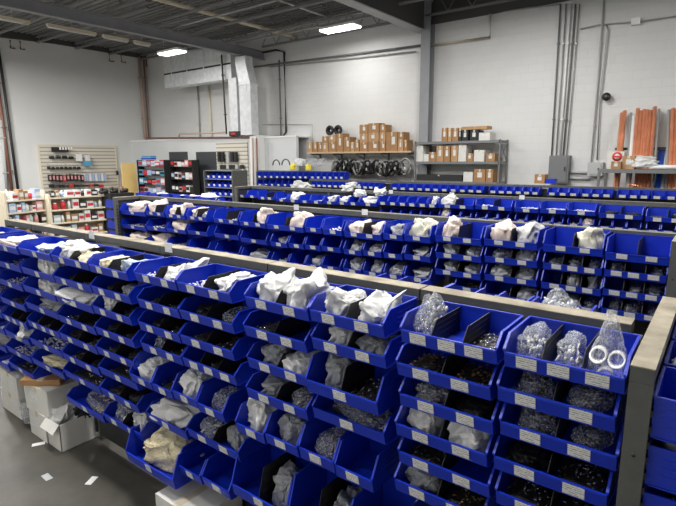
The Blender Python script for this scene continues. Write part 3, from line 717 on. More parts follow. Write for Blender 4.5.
# hanging rack of black hoses below the wall shelf
P0, P1 = onY(334, 165, 13.7), onY(412, 165, 13.7); zt = onY(370, 157, 13.7).z
t = thing('hose_rack', 'wire wall rack under the carton shelf hung with black hoses', 'rack', ((P0.x+P1.x)/2, 13.7, zt-.6)); w_ = (P1.x-P0.x)/2
mb = MB()
for q in range(16): x = -w_+2*w_*q/15; mb.tube([(x, .1, 0), (x, .1, .6)], .006, COND, 5)
for z in (0, .2, .4, .6): mb.tube([(-w_, .09, z), (w_, .09, z)], .008, COND, 5)
mb.build('wire_grid', t)
r = random.Random(5)
for i in range(16):
    x = (P0.x+P1.x)/2-w_+.2+(2*w_-.35)*i/15; mb = MB(); R_ = r.uniform(.13, .2); m = BLACK if i % 5 else COND
    for j in range(2): mb.tube([(R_*cos(q*pi/7)*(.8+j*.15), -.03*j, R_*sin(q*pi/7)*1.2) for q in range(15)], .03, m, 6); mb.tube([(R_*.7*cos(q+i), -.06-.02*q, R_*.9*sin(q*1.7)-.05) for q in range(5)], .035, m, 6)
    mb.tube([(0, 0, R_*1.1), (0, .08, R_*1.3)], .012, CHROME, 6)
    o = mb.build('hose_coil', None, (x, 13.6, zt-.32+r.uniform(-.06, .05))); tag(o, f'black hose coil on the wire wall rack, {ORD[i+1]} from the partition side', 'hose', 'hose coils on the wire rack')
    o2 = MB().box(-.03, .03, -.012, 0, -.05, .04, WPLAST).build('tag', o, (0, -.06, -.05))

# steel shelving unit
YH = 13.3
a0, a1 = onY(414.8, 160, YH).x, onY(499, 160, YH).x
z1, z2 = onY(457, 141, YH).z, onY(457, 161.5, YH).z; z3 = onY(457, 181.5, YH).z
t = thing('shelving_unit', 'grey steel shelving unit of boxes standing against the block wall', 'shelf', ((a0+a1)/2, YH, 0)); w_ = (a1-a0)/2
for sx in (-1, 1):
    for y in (0, .56): MB().box(sx*w_-.02, sx*w_+.02, y, y+.04, 0, z1+.02, GREYP).build('post', t)
    mb = MB(); mb.tube([(sx*w_, .02, z2), (sx*w_, .58, z1-.05)], .01, GREYP, 5); mb.tube([(sx*w_, .02, z1-.05), (sx*w_, .58, z2)], .01, GREYP, 5); mb.build('side_brace', t)
for z in (z1, z2, z3, .15): MB().box(-w_, w_, 0, .6, z-.07, z, GREYP).build('shelf_deck', t)
S = 6.145
def hb(label, a, b, yt, base, m, dep=.4, **k):
    P0, P1 = onY(405+a/S, 150, YH+.05), onY(405+b/S, 150, YH+.05); zt = onY(405+(a+b)/2/S, 115+yt/S, YH+.05).z
    return carton(label, P0.x, P1.x-.01, YH+.05, YH+.05+dep, base+.001, max(zt, base+.05), m, 'boxes on the shelving unit', **k), zt
top = [(222, 258, 80, CARTON, 'brown'), (260, 284, 80, CARTON2, 'light brown'), (286, 325, 80, CARTON, 'brown'), (327, 343, 82, BLACK, 'thin black'), (346, 386, 92, BLACK, 'black'), (396, 446, 92, BLACK, 'wide black'), (450, 520, 108, WCARTON, 'white')]
for i, (a, b, yt, m, nm) in enumerate(top): hb(f'{nm} box on the top deck of the shelving, {ORD[i+1]} from the column', a, b, yt, z1, m)
P0, P1 = onY(405+347/S, 128, YH+.05), onY(405+505/S, 128, YH+.05); zz = onY(470, 129.5, YH).z
carton('long flat brown carton lying across the black boxes on the shelving', P0.x, P1.x, YH+.05, YH+.4, zz, zz+.08, CARTON2, card=False)
mid = [(65, 112, 190, WCARTON, 'white'), (114, 148, 240, WCARTON, 'small white'), (150, 192, 228, CARTON, 'brown'), (194, 238, 190, CARTON2, 'tall brown'), (240, 278, 192, CARTON, 'brown'), (284, 326, 188, CARTON2, 'brown'), (329, 378, 184, WCARTON, 'white'), (380, 420, 235, CARTON, 'low brown'), (425, 490, 215, WCARTON, 'wide white'), (500, 556, 236, CARTON, 'brown')]
for i, (a, b, yt, m, nm) in enumerate(mid): hb(f'{nm} box on the middle deck of the shelving, {ORD[i+1]} from the column', a, b, yt, z2, m)
low = [(75, 358, 368, BLACK, 'long black'), (365, 425, 350, WCARTON, 'white'), (430, 503, 333, CARTON, 'big brown'), (506, 550, 333, CARTON, 'narrow brown')]
for i, (a, b, yt, m, nm) in enumerate(low): hb(f'{nm} box on the lower deck of the shelving, {ORD[i+1]} from the column', a, b, yt, z3, m, card=i > 0)

# ------------------------------------------------------------------ PIPES AND CONDUITS
def pipe(label, pts, r_, m, cat='pipe', name='wall_conduit', group=None, clips=True):
    mb = MB(); mb.tube(pts, r_, m, 8); o = mb.build(name); tag(o, label, cat, group)
    if clips:
        L_ = (Vector(pts[-1])-Vector(pts[0])).length; k = max(2, int(L_/1.5))
        for i in range(k):
            p = Vector(pts[0]).lerp(Vector(pts[-1]), (i+.5)/k) if len(pts) == 2 else Vector(pts[min(i, len(pts)-1)])
            MB().box(-r_*1.5, r_*1.5, -r_*1.3, r_*1.6, -.015, .015, m).build('clip', o, p)
    return o
def W(x, y, dY=.06): return onY(x, y, YW-dY)
pipe('long dark conduit running along the block wall towards the steel column', [W(250, 67.5), W(421, 45.5)], .035, GREYP)
pipe('pale thin conduit below the dark one, ending at the steel column', [W(270, 67), W(416, 51.5)], .02, COND)
pipe('cream pipe running from the column then turning up to the ceiling', [W(430, 45.5), W(490, 37.5), W(490, 13)], .035, CREAM, clips=False)
pipe('thin grey conduit under the joists over the shelving', [W(443, 19), W(560, 4)], .02, COND)
for i, (xt, xb_, rr, m, nm) in enumerate([(560.5, 551.5, .02, GREYP, 'dark outermost'), (566, 556, .016, COND, 'thin pale'), (570.5, 559.5, .025, WHITE, 'white painted'), (575.5, 563, .02, GREYP, 'dark inner'), (579.5, 566.5, .014, COND, 'thin grey last')]):
    a, b = W(xt, 4), W(xb_, 156); pipe(f'{nm} conduit of the five dropping into the electrical panel', [a, b], rr, m, group='conduits above the electrical panel')
pipe('thin conduit dropping down the wall beside the round wall speaker', [W(604, 0), W(591, 165)], .02, LGREY)
pipe('thin bent conduit passing under the round wall speaker', [W(606, 25), W(608, 30), W(600, 100), W(597, 160)], .018, COND, clips=False)
o = pipe('thin horizontal conduit with a junction box high on the wall', [W(580, 29), W(600, 24.5), W(640, 21.5), W(690, 14)], .015, COND, clips=False)
P = W(636, 21.5); MB().box(-.09, .09, -.06, .05, -.07, .07, WHITE).build('junction_box', o, P)
pipe('upper grey pipe between the two wall panels', [W(568, 172), W(590, 173)], .03, LGREY, clips=False)
pipe('lower grey pipe between the two wall panels', [W(567, 178), W(590, 179)], .03, LGREY, clips=False)
P = W(607, 97); t = thing('wall_speaker', 'round black speaker mounted on the block wall', 'speaker', (P.x, YW, P.z))
MB().tube([(0, 0, 0), (0, -.12, 0)], .07, BLACK, 16).build('housing', t); MB().tube([(0, -.12, 0), (0, -.15, 0)], .095, IRON, 20).build('cover', t)
def panelbox(label, a, b, yt, yb, m, name='electrical_panel', dep=.22):
    P0, P1, T = onY(a, (yt+yb)/2, YW-dep), onY(b, (yt+yb)/2, YW-dep), onY(a, yt, YW-dep); zb = onY(a, yb, YW-dep).z
    t = thing(name, label, 'electrical panel', ((P0.x+P1.x)/2, YW-dep, zb)); w = (P1.x-P0.x)/2; h = T.z-zb
    MB().box(-w, w, 0, dep, 0, h, m).build('cabinet', t); MB().box(-w+.04, w-.04, -.02, 0, .04, h-.04, m).build('door', t); MB().box(w-.1, w-.07, -.04, -.02, h*.45, h*.6, IRON).build('latch', t)
panelbox('tall dark grey electrical panel under the five conduits', 548.5, 568.5, 155.5, 183, GREYP)
panelbox('small light grey electrical box beside the workbench', 587.5, 602.5, 162.5, 176, LGREY)
# pipes near the ducts
pipe('thick black pipe rising beside the silver duct then along the wall', [W(262, 136.5), W(283, 136.5), W(286, 132), W(284, 52), W(276, 50), W(254, 54)], .035, DPIPE, clips=False)
pipe('grey drop conduit beside the thick black pipe', [W(279, 60), W(281, 137)], .025, GREYP)
pipe('thin grey line of conduit dropping behind the carton shelf', [W(262, 124.5), W(312, 124.5), W(313, 152)], .012, COND, clips=False)
pipe('black vertical pipe crossing the horizontal silver duct', [onY(221.5, 55, 12.8), onY(226.5, 134, 12.8)], .03, DPIPE)
pipe('white vertical pipe behind the horizontal duct', [W(208.5, 86), W(212, 137)], .035, CREAM)
pipe('grey vertical pipe behind the horizontal duct', [W(197.5, 86), W(200, 137)], .03, COND)
pipe('rusty corner pipe with coupling beside the side wall', [onX(139, 57, XL+.1), onX(145.5, 139, XL+.1)], .07, PINKP)
pipe('thin brown pipe next to the rusty corner pipe', [onX(143.5, 57, XL+.12), onX(149, 139, XL+.12)], .035, BPIPE)
pipe('brown pipe on the side wall beside the black one', [onX(-6, 60, XL+.1), onX(12, 192, XL+.1)], .06, BPIPE)
pipe('black pipe on the side wall beside the slatwall', [onX(-2, 45, XL+.14), onX(9, 125, XL+.14), onX(18, 190, XL+.14)], .05, DPIPE, clips=False)
pipe('pale pipe on the side wall near the black one', [onX(1, 120, XL+.1), onX(7, 190, XL+.1)], .05, LGREY)
for i, (x, y) in enumerate(((10, 40), (20, 41), (109, 53), (121, 54), (146, 58))):
    p = onX(x, y, XL+.15); q = onX(x+.5, y+8, XL+.15); q2 = onX(x+5, y+8.5, XL+.15)
    pipe(f'small drop pipe from the roof over the side wall, {ORD[i+1]} from the black pipe', [p, q, q2], .03, BPIPE, clips=False, group='drop pipes over the side wall')
pipe('rusty pipe lying along the top of the partition', [onY(146, 138.3, 12.95), onY(255, 137.3, 12.95)], .035, BPIPE, clips=False)
pipe('raised grey pipe loop above the partition top', [onY(179, 138, 12.8), onY(179.5, 134, 12.8), onY(226, 132.5, 12.8)], .03, PINKP, clips=False)
for i, x in enumerate((252.5, 256.5)): pipe(f'{"brown" if i else "thin rusty"} pipe running down the face of the partition pillar', [onY(x, 138, 12.8), onY(x+1.2, 186, 12.8)], .03, BPIPE if i else PINKP, clips=False)
t = thing('control_box', 'black device with red light sitting on the partition top', 'device', onY(235, 136, 12.85))
MB().box(-.32, .32, 0, .25, 0, .17, BLACK).build('body', t); MB().box(-.2, .05, -.02, 0, .05, .12, RED).build('indicator', t)
# sprinkler lines and unlit strip fixtures
for i, Y in enumerate((12.5, 9.9, 7.2)):
    pipe(f'pale sprinkler line hung beneath the joists, {ORD[i+1]} from the block wall', [(-13.8, Y, 6.3), (-7.7, Y, 6.3)], .03, COND, group='sprinkler lines')
pipe('cream sprinkler main crossing under the deck beyond the girder', [(-12.2, 4, 6.5), (-12.2, 13.8, 6.5)], .06, CREAM)
pipe('grey sprinkler main near the deep girder', [(-9.8, 5, 6.5), (-9.8, 13.8, 6.5)], .035, COND)
for i, (x0, x1, yy0, yy1) in enumerate([(-6, 30, 17.5, 26), (47, 96, 27, 36.5), (103, 128, 38, 42.5), (134, 150, 43.7, 46.7)]):
    A, B = onX(x0, yy0, -16.5), onX(x1, yy1, -16.5); L_ = (B-A).length
    t = thing('strip_light', f'unlit cream strip light below the joists, {ORD[i+1]} towards the block wall', 'light', (-16.5, (A.y+B.y)/2, (A.z+B.z)/2), 0, 'unlit strip lights')
    MB().box(-.06, .06, -L_/2, L_/2, .03, .11, CREAM).build('housing', t); MB().tube([(0, -L_/2+.03, .01), (0, L_/2-.03, .01)], .025, WPLAST).build('tube', t)
    MB().tube([(0, 0, .1), (0, 0, .9)], .01, COND).build('hanger', t)

# ------------------------------------------------------------------ DUCTWORK
YD = 12.9
P0, P1 = onY(164, 72, YD), onY(231, 67, YD); zt, zb = onY(200, 50, YD).z, onY(200, 83, YD).z
t = thing('air_duct', 'silver horizontal sheet metal duct high above the office partition', 'duct', ((P0.x+P1.x)/2, YD, zb)); w_ = (P1.x-P0.x)/2; h_ = zt-zb
mb = MB(); mb.box(-w_, w_, 0, .4, 0, h_, DUCT); mb.build('trunk', t)
for q in range(4): x = -w_+2*w_*(q+.5)/4; MB().box(x-.02, x+.02, -.025, .42, -.02, h_+.02, DUCT).build('seam_flange', t)
MB().box(-w_, w_, -.012, 0, h_*.42, h_*.47, BLACK).build('black_band', t)
Q0, Q1 = onY(229, 110, YD), onY(237, 110, YD); cx = (P0.x+P1.x)/2
MB().box(Q0.x-cx, Q1.x-cx, .02, .2, zp+.07-zb, .02, DUCT).build('down_leg', t)
Q0, Q1 = onY(242, 110, YD), onY(253, 110, YD); z70, z60 = onY(252, 83, YD).z, onY(252, 62, YD).z
t = thing('duct_riser', 'silver vertical duct with stepped elbow beside the horizontal duct', 'duct', ((Q0.x+Q1.x)/2, YD, zp)); w_ = (Q1.x-Q0.x)/2
MB().box(-w_, w_, -.1, .25, .07, z70-zp, DUCT).build('lower_section', t)
mb = MB(); a, b = z70-zp, z60-zp; zt2 = onY(252, 55, YD).z-zp
mb.add([(-w_, -.1, a), (w_, -.1, a), (w_, .25, a), (-w_, .25, a), (-w_-.15, -.1, b), (w_*.3, -.1, b), (w_*.3, .25, b), (-w_-.15, .25, b)], [(0, 1, 2, 3), (4, 7, 6, 5), (0, 4, 5, 1), (1, 5, 6, 2), (2, 6, 7, 3), (3, 7, 4, 0)], DUCT); mb.build('elbow', t)
MB().box(-w_-.15, w_*.3, -.1, .25, b, zt2, DUCT).build('upper_section', t)
MB().box(-w_-.02, w_+.02, -.12, .27, a-.05, a, DUCT).build('seam_flange', t); MB().box(w_*.3, w_*.35, -.11, -.09, a-.3, a-.05, WHITE).build('sticker', t)

# ------------------------------------------------------------------ WORKBENCH, TUBES
YB = 12.6
B0, B1 = onY(598, 171, YB).x, onY(690, 171, YB).x; zb = onY(640, 169.5, YB).z
t = thing('pipe_bench', 'grey steel frame bench standing before the leaning copper tubes', 'bench', ((B0+B1)/2, YB, 0)); w_ = (B1-B0)/2
MB().box(-w_, w_, 0, .9, zb-.08, zb, GREYP).build('top', t)
for x in (-w_+.02, -w_+.7, w_-.05):
    for y in (0, .85): MB().box(x-.025, x+.025, y, y+.05, 0, zb-.08, GREYP).build('leg', t)
MB().box(-w_, w_, .02, .05, zb-.5, zb-.45, GREYP).build('rail', t)
pb = lambda *a, **k: pbox(*a, z0=zb+.002, **k)
o = pb('white box with round red mark on the pipe bench', 607, 624, 151.5, 169, YB+.3, .3, WCARTON, card=False, tape=False)
mb = MB(); mb.tube([(0, 0, 0), (0, -.006, 0)], .1, RED, 24); mb.tube([(0, -.006, 0), (0, -.009, 0)], .06, WCARTON, 20); mb.box(-.09, .09, -.012, -.008, -.02, .02, RED); mb.build('red_mark', o, (.03, -.152, .27))
pb('low brown carton before the white box on the bench', 611, 621, 161.5, 169, YB+.05, .2, CARTON)
pb('square brown carton next to the white box on the bench', 622, 635, 156, 169, YB+.15, .3, CARTON2)
o = link('plastic_bag', get_bag('soft', 3, WHITEBAG, True), None, (onY(643, 166, YB+.3).x, YB+.3, zb+.13), 0, (.3, .2, .17)); tag(o, 'white plastic bag heaped on the pipe bench', 'bag')
pipe('white plastic tube lying along the pipe bench', [(onY(650, 167.5, YB+.2).x, YB+.2, zb+.05), (B1, YB+.2, zb+.05)], .045, WPLAST, 'tube', 'plastic_tube', clips=False)
# copper and steel tubes leaning on the wall
mb = MB(); A, B = onY(615, 149, YW-.35), onY(690, 148, YW-.35)
t = thing('tube_rack', 'black wall rail holding the leaning copper tubes', 'rack', (A.x, YW-.35, A.z)); L_ = B.x-A.x
MB().box(0, L_, 0, .03, -.03, .03, BLACK).build('rail', t)
for q in (0.05, .5, .95): MB().box(L_*q-.02, L_*q+.02, .03, .35, -.03, .03, BLACK).build('bracket', t)
tubes = [(625, 617.5, 111, .043, COPPER), (622, 615.5, 113, .043, COPPER), (631, 627, 113, .03, COND), (634, 628, 116, .045, WPLAST), (638, 632, 108.5, .043, COPPER), (641, 635, 111, .043, COPPER), (644.5, 639, 109.5, .04, COPPER), (647.5, 642, 110, .043, COPPER), (650.5, 645, 110.5, .043, COPPER), (655, 648.5, 107, .043, COPPER),
         (659, 653, 109, .025, COND), (662, 658, 149, .07, BLUEPIPE), (666, 662, 150, .05, WPLAST), (669, 666, 110, .03, COND), (673, 669.5, 108.5, .043, COPPER), (677, 674, 109, .043, COPPER)]
for i, (xt, xb_, yt, r_, m) in enumerate(tubes):
    nm = {COPPER: 'copper', COND: 'thin steel', WPLAST: 'white plastic', BLUEPIPE: 'blue'}[m]
    a = onY(xt, yt, YW-.1-r_); b = onY(xb_, 187, YW-.75); d = (b-a).normalized(); b = a+d*((a.z-.02)/-d.z)
    o = MB().tube([a, b], r_, m, 10).build('tube'); tag(o, f'{nm} tube leaning on the block wall, {ORD[i+1]} counting away from the electrical panels', 'tube', 'tubes leaning on the wall')

# things on and above the fourth rack
pbox('small brown carton sitting on the fourth rack rail by the panel', 534.5, 545, 174.5, 183.5, YR4+.1, .25, CARTON)
pbox('small blue box next to the carton on the fourth rack', 545.5, 555, 179, 183.8, YR4+.02, .2, BLUE, card=False, tape=False, name='blue_box')
for i, (x, y) in enumerate(((276, 170), (285, 169.5))):
    p = onY(x-4, 171, YR5); mb = MB(); rr = .16 if i == 0 else .18
    mb.tube([(rr+rr*cos(pi-q*pi/8), 0, rr*1.1*sin(q*pi/8)) for q in range(9)], .02, IRON, 6)
    o = mb.build('hose_loop', None, (p.x, YR5+.05, 2.22)); tag(o, f'black hose loop arching over the small rack, {ORD[i+1]} from the pillar', 'hose', 'hose loops')
for i, x in enumerate((293, 308)):
    o = link('cloth', get_bag('soft', i+1, YELGL, True), None, (onY(x, 170, YR5-.25).x, YR5-.25, 2.16), 0, (.1, .08, .13)); tag(o, f'yellow glove bundle on the small rack bins, {ORD[i+1]} from the pillar', 'gloves', 'yellow bundles')
p = onY(301, 186, YR4-.2); o = link('plastic_bag', get_bag('peak', 6, WHITEBAG, True), None, (onY(301, 186, 10.8).x, 10.8, onY(301, 187, 10.8).z), .3, (.3, .2, .13)); tag(o, 'big white bag lying at the end of the fourth rack', 'bag')
p = onY(351, 187, YR4-.3); o = link('plastic_bag', get_bag('soft', 2, WHITEBAG, True), None, (p.x, YR4-.25, p.z+.05), 0, (.24, .12, .1)); tag(o, 'white bag spilling over the fourth rack bins', 'bag')
for i, (x, y, Y_) in enumerate(((348, 190, YR3-.1), (360, 195.5, YR3-.1), (243, 196, YR3-.1), (380, 194, YR3-.15))):
    o = link('plastic_bag', get_bag('peak', i+2, WHITEBAG, True), None, (onY(x, y, Y_).x, Y_, onY(x, y, Y_).z+.02), i, (.12, .1, .07)); tag(o, f'white bag draped over the third rack rail, {ORD[i+1]} one', 'bag', 'bags over the third rail')
for i, x in enumerate((308, 322, 331)):
    p = onY(x, 168, 13.2); o = link('plastic_bag', get_bag('soft', i+4, CLEAR if i else WHITEBAG, True), None, (p.x, 12.75, 2.3), i, (.3, .12, .16)); tag(o, f'pale wrapped bundle on the small rack, {ORD[i+1]} past the yellow bundles', 'bundle', 'pale bundles')
p = onY(632.5, 185, YR4); o = link('rusty_fitting', pile_mesh('rf', [COPPER], 1, 8, .3), None, (p.x, YR4+.04, z4+.02), 0, (.1, .05, .08)); tag(o, 'rusty red fitting on the fourth rack rail', 'fitting')
# tags standing on the rails
for i, (x, Y_, z_) in enumerate(((365, YR2, RAILZ), (296.5, YR2, RAILZ), (522, YR3, RAILZ), (452, YR3, RAILZ), (391, YR3, RAILZ), (169, YR1, RAILZ), (92, YR1, RAILZ))):
    X = XatYZ(x, Y_, z_); o = MB().box(-.04, .04, -.004, 0, -.035, .03, CARD).build('rail_tag', None, (X, Y_-.002, z_)); tag(o, f'white printed tag on the {["second", "second", "third", "third", "third", "front", "front"][i]} rack rail, {ORD[i+1]} of the rail tags', 'tag', 'tags on the rails')

# ------------------------------------------------------------------ SALES CORNER
# slatwall on the side wall
A, B = onX(39, 145.5, XL+.08), onX(114.5, 145.5, XL+.08); zt = A.z; zb = onX(80, 190, XL+.08).z
t = thing('slatwall', 'cream slatwall panel of hanging goods on the side wall', 'display', (XL+.02, (A.y+B.y)/2, zb)); d_ = (B.y-A.y)/2
MB().box(0, .06, -d_, d_, 0, zt-zb, SLAT).build('panel', t); mb = MB(); mb.box(0, .08, -d_-.04, -d_, 0, zt-zb+.04, CREAM); mb.box(0, .08, d_, d_+.04, 0, zt-zb+.04, CREAM); mb.box(0, .08, -d_, d_, zt-zb, zt-zb+.04, CREAM); mb.build('edge_trim', t)
def wallitem(label, a, b, yt, yb, m, name='hanging_item', dep=.1, cat='goods', group='goods on the slatwall', shape='box', m2=None):
    P0, P1 = onX(a, yt, XL+.16), onX(b, yt, XL+.16); z0 = onX(a, yb, XL+.16).z; w = (P1.y-P0.y); h = P0.z-z0
    mb = MB()
    if shape == 'goggle':
        for s in (.28, .72): mb.tube([(0, w*s, h*.5), (dep*.6, w*s, h*.45)], min(w*.3, h*.6), m, 10)
        mb.box(0, dep*.5, w*.1, w*.9, h*.3, h*.75, m)
    else: mb.box(0, dep, 0, w, 0, h, m)
    if m2: mb.box(dep, dep+.01, w*.2, w*.8, h*.25, h*.8, m2)
    mb.tube([(-.1, w*.5, h+.02), (dep, w*.5, h+.02), (dep, w*.5, h*.9)], .008, COND, 5)
    o = mb.build(name, None, (XL+.2, P0.y, z0)); tag(o, label, cat, group); return o
o = wallitem('black sign with white lettering on the slatwall', 50.5, 67.5, 147, 152, BLACK, 'sign', .02, 'sign', None)
for q in range(5): MB().box(.021, .026, 0, .07, .09, .2, WHITE).build('letter_block', o, (0, .3+q*.11, 0))
r = random.Random(11); n = 0
for ya, yb_, x0, x1, st in ((154.5, 160, 48, 68, 6.5), (165, 171.5, 46, 80, 4.3), (174, 182, 47, 80, 3.6), (184, 187.5, 48, 102, 5)):
    x = x0
    while x < x1:
        n += 1; m = r.choice([BLACK, BLACK, IRON, DOORM, RED if ya > 170 else BLACK]); w = st*.8
        wallitem(f'dark packed goggles on the slatwall hook row at {["top", "second", "third", "low"][[154.5, 165, 174, 184].index(ya)]} level, {ORD[int((x-x0)/st)+1]} along', x, x+w, ya+r.uniform(0, 1), yb_-r.uniform(0, 1.2), m, 'goggles', .09, shape='goggle' if ya < 170 else 'box', m2=PINK if ya > 170 and ya < 180 else None); x += st
for i, (a, b, ya, yb_, m) in enumerate([(75, 80, 154, 161, WHITE), (82, 90, 161, 166, SBLUE), (84, 88, 155, 161, WPLAST)]): wallitem(f'{["white mask", "pale blue pack", "small clear pack"][i]} hanging on the slatwall', a, b, ya, yb_, m)
for i in range(8): wallitem(f'clear safety glasses card on the slatwall, {ORD[i+1]} along', 82+i*3, 84.4+i*3, 173.5, 181, GLOSSB if i % 2 else WPLAST, 'glasses_card', .03)
wallitem('small black thermostat on the side wall beside the slatwall', 115.5, 117.5, 171, 175, BLACK, 'thermostat', .04, 'thermostat', None)
# yellow board
P0, P1 = onX(120.5, 163, XL+1.2), onX(135, 163, XL+1.2); 
o = MB().box(0, .05, 0, P1.y-P0.y, 0, P0.z, YELLOW).build('yellow_door_board', None, (XL+1.2, P0.y, 0)); tag(o, 'yellow upright board standing before the side wall', 'board')
# gondola shelving
def gondola(label, P, rz, L, nsh, zs, ht, groupname, seed, short):
    t = thing('gondola_shelf', label, 'shelf', P, rz, 'cream gondola shelves')
    MB().box(-L/2, L/2, .42, .46, 0, ht, CREAM).build('back_panel', t)
    for s in (-1, 1): MB().box(s*L/2-.025, s*L/2+.025, 0, .46, 0, ht, CREAM).build('side_panel', t)
    for z in zs: MB().box(-L/2, L/2, -.02, .44, z-.04, z, CREAM).build('shelf', t)
    r = random.Random(seed); R_ = Matrix.Rotation(rz, 3, 'Z')
    for si, z in enumerate(zs):
        top = zs[si+1]-.06 if si+1 < len(zs) else ht+.12
        x = -L/2+.05; k = 0
        while x < L/2-.15:
            k += 1; w = r.uniform(.09, .2); h = min(r.uniform(.14, .3), top-z-.02); m, nm = r.choice([(WPLAST, 'white'), (RED, 'red'), (PINK, 'pink'), (WCARTON, 'off-white'), (WPLAST, 'white'), (IRON, 'dark'), (CARTON2, 'tan'), (TEALB, 'pale teal'), (GLOSSB, 'bluish')])
            p = Vector(P)+R_ @ Vector((x+w/2, .1, z)); mb = MB()
            if r.random() < .35:
                mb.tube([(0, 0, 0), (0, 0, h*.8)], w*.4, m, 12); mb.tube([(0, 0, h*.8), (0, 0, h)], w*.2, WPLAST, 10); shp = 'bottle'
            else: mb.box(-w*.46, w*.46, -.1, .12, 0, h, m); shp = 'box'
            o = mb.build(shp, None, p, rz); tag(o, f'{nm} {shp} on {["bottom", "lower", "middle", "upper", "top"][si]} shelf of the {short} gondola, {ORD[k]} along', 'goods', f'goods on the {short} gondola')
            if shp == 'box': MB().box(-w*.4, w*.4, -.103, -.1, h*.3, h*.7, RED if m in (WPLAST, WCARTON) else WPLAST).build('printed_panel', o)
            x += w+.015
A, B = onX(51, 200, -14.6), onX(104, 198, -14.6)
gondola('cream gondola shelf of packaged goods below the slatwall', ((A.x+B.x)/2, (A.y+B.y)/2, 0), pi/2+radians(-8), (B-A).length, 4, (.35, .72, 1.08, 1.42), 1.5, '', 3, 'long')
A, B = onX(3, 200, -15.2), onX(49, 200, -14.6)
gondola('cream gondola shelf beside the black and brown wall pipes', ((A.x+B.x)/2, (A.y+B.y)/2, 0), pi/2+radians(12), (B-A).length, 4, (.35, .72, 1.08, 1.4), 1.62, '', 8, 'short')
# shoes on top of the long gondola, beyond it
for i, x in enumerate((104, 114, 124)):
    p = onX(x, 187, -14.4); mb = MB(); mb.tube([(0, -.12, .05), (0, 0, .07), (0, .1, .06)], .06, IRON, 8); mb.tube([(0, -.08, .06), (0, -.08, .18)], .055, BPIPE if i == 2 else BLACK, 8)
    o = mb.build('boot', None, (p.x, p.y, 1.46)); tag(o, f'dark work boot on display beside the yellow board, {ORD[i+1]} from the gondola', 'boot', 'display boots')
p = onX(116, 188, -14.4); o = MB().box(-.25, .25, onX(105, 188, -14.4).y-p.y, onX(129, 188, -14.4).y-p.y, 0, 1.46, BLACK).build('display_counter', None, (p.x, p.y, 0)); tag(o, 'dark display counter carrying the work boots', 'counter')
# retail racks before the partition
r = random.Random(21)
def tower(label, a, b, yt, Y, rows, cols_, pal, short):
    P0, P1 = onY(a, 180, Y), onY(b, 180, Y); zt = onY((a+b)/2, yt, Y).z; w = P1.x-P0.x
    t = thing('retail_rack', label, 'rack', (P0.x, Y, 0), 0, 'retail racks before the partition')
    MB().box(0, w, .3, .33, .1, zt, BLACK if short == 'black' else WPLAST).build('back_panel', t)
    for x in (0, w-.03): MB().box(x, x+.03, 0, .33, 0, zt, BLACK).build('upright', t)
    for i in range(rows): z = .7+(zt-.95)*i/max(1, rows-1); MB().box(.03, w-.03, 0, .3, z-.02, z, BLACK).build('shelf', t)
    for i in range(rows):
        z = .7+(zt-.95)*i/max(1, rows-1)
        for j in range(cols_):
            m, nm = r.choice(pal); cw = (w-.1)/cols_; x = P0.x+.05+cw*j; h = r.uniform(.16, .28)
            o = MB().box(.01, cw-.01, .03, .2, .001, h, m).box(.03, cw-.03, .022, .03, h*.3, h*.8, r.choice([WPLAST, RED, GLOSSB, BLACK])).build('package', None, (x, Y, z)); tag(o, f'{nm} package on the {short} retail rack, row {CNT[i+1]}, {ORD[j+1]} along', 'goods', f'packages on the {short} retail rack')
tower('tall colourful retail rack of packages beside the yellow board', 138, 165, 160, 12.0, 5, 6, [(SBLUE, 'blue'), (RED, 'red'), (WPLAST, 'white'), (IRON, 'dark'), (GLOSSB, 'pale'), (PINK, 'pink')], 'colourful')
tower('black wire retail rack of small packages before the office door', 170, 193, 160, 12.2, 4, 6, [(IRON, 'dark'), (WPLAST, 'white'), (BLACK, 'black'), (PINK, 'pink')], 'black')
P0 = onY(139, 158, 12.1); 
for i in range(2): P = onY(146, 161.2-i*2.3, 12.1); o = MB().box(-.35+.05*i, .35, 0, .25, 0, .07, SBLUE if i else BLUEPIPE).build('flat_box', None, (P.x, 12.1, onY(152, 160, 12.0).z+.02+i*.08)); tag(o, f'flat blue box {"uppermost" if i else "below another"} on the colourful retail rack', 'box', 'flat blue boxes')
# slatwall on the partition
P0, P1 = onY(216, 143, YP-.05), onY(247, 143, YP-.05); zb = onY(230, 190, YP-.05).z
t = thing('slatwall', 'cream slatwall on the partition behind the drawer cabinet', 'display', (P0.x, YP-.06, zb)); MB().box(0, P1.x-P0.x, 0, .05, 0, P0.z-zb, SLAT).build('panel', t)
k = 0
for ya, yb_, xs in ((152, 162, (217, 220.5, 226, 230, 233.5)), (165, 169, (217, 220, 223, 226, 229, 232, 235, 240)), (171, 175, (236, 239, 242))):
    for x in xs:
        k += 1; A = onY(x, ya, YP-.2); B = onY(x+2.8, yb_, YP-.2); m = BLACK if k % 3 else LGREY
        o = MB().box(0, B.x-A.x, 0, .08, 0, A.z-B.z, m).tube([((B.x-A.x)/2, .1, A.z-B.z+.02), ((B.x-A.x)/2, 0, A.z-B.z+.02)], .01, COND, 5).build('hanging_tool', None, (A.x, YP-.2, B.z)); tag(o, f'{"black" if k % 3 else "grey"} tool pack hanging on the partition slatwall, {ORD[k]} one', 'tool', 'tools on the partition slatwall')
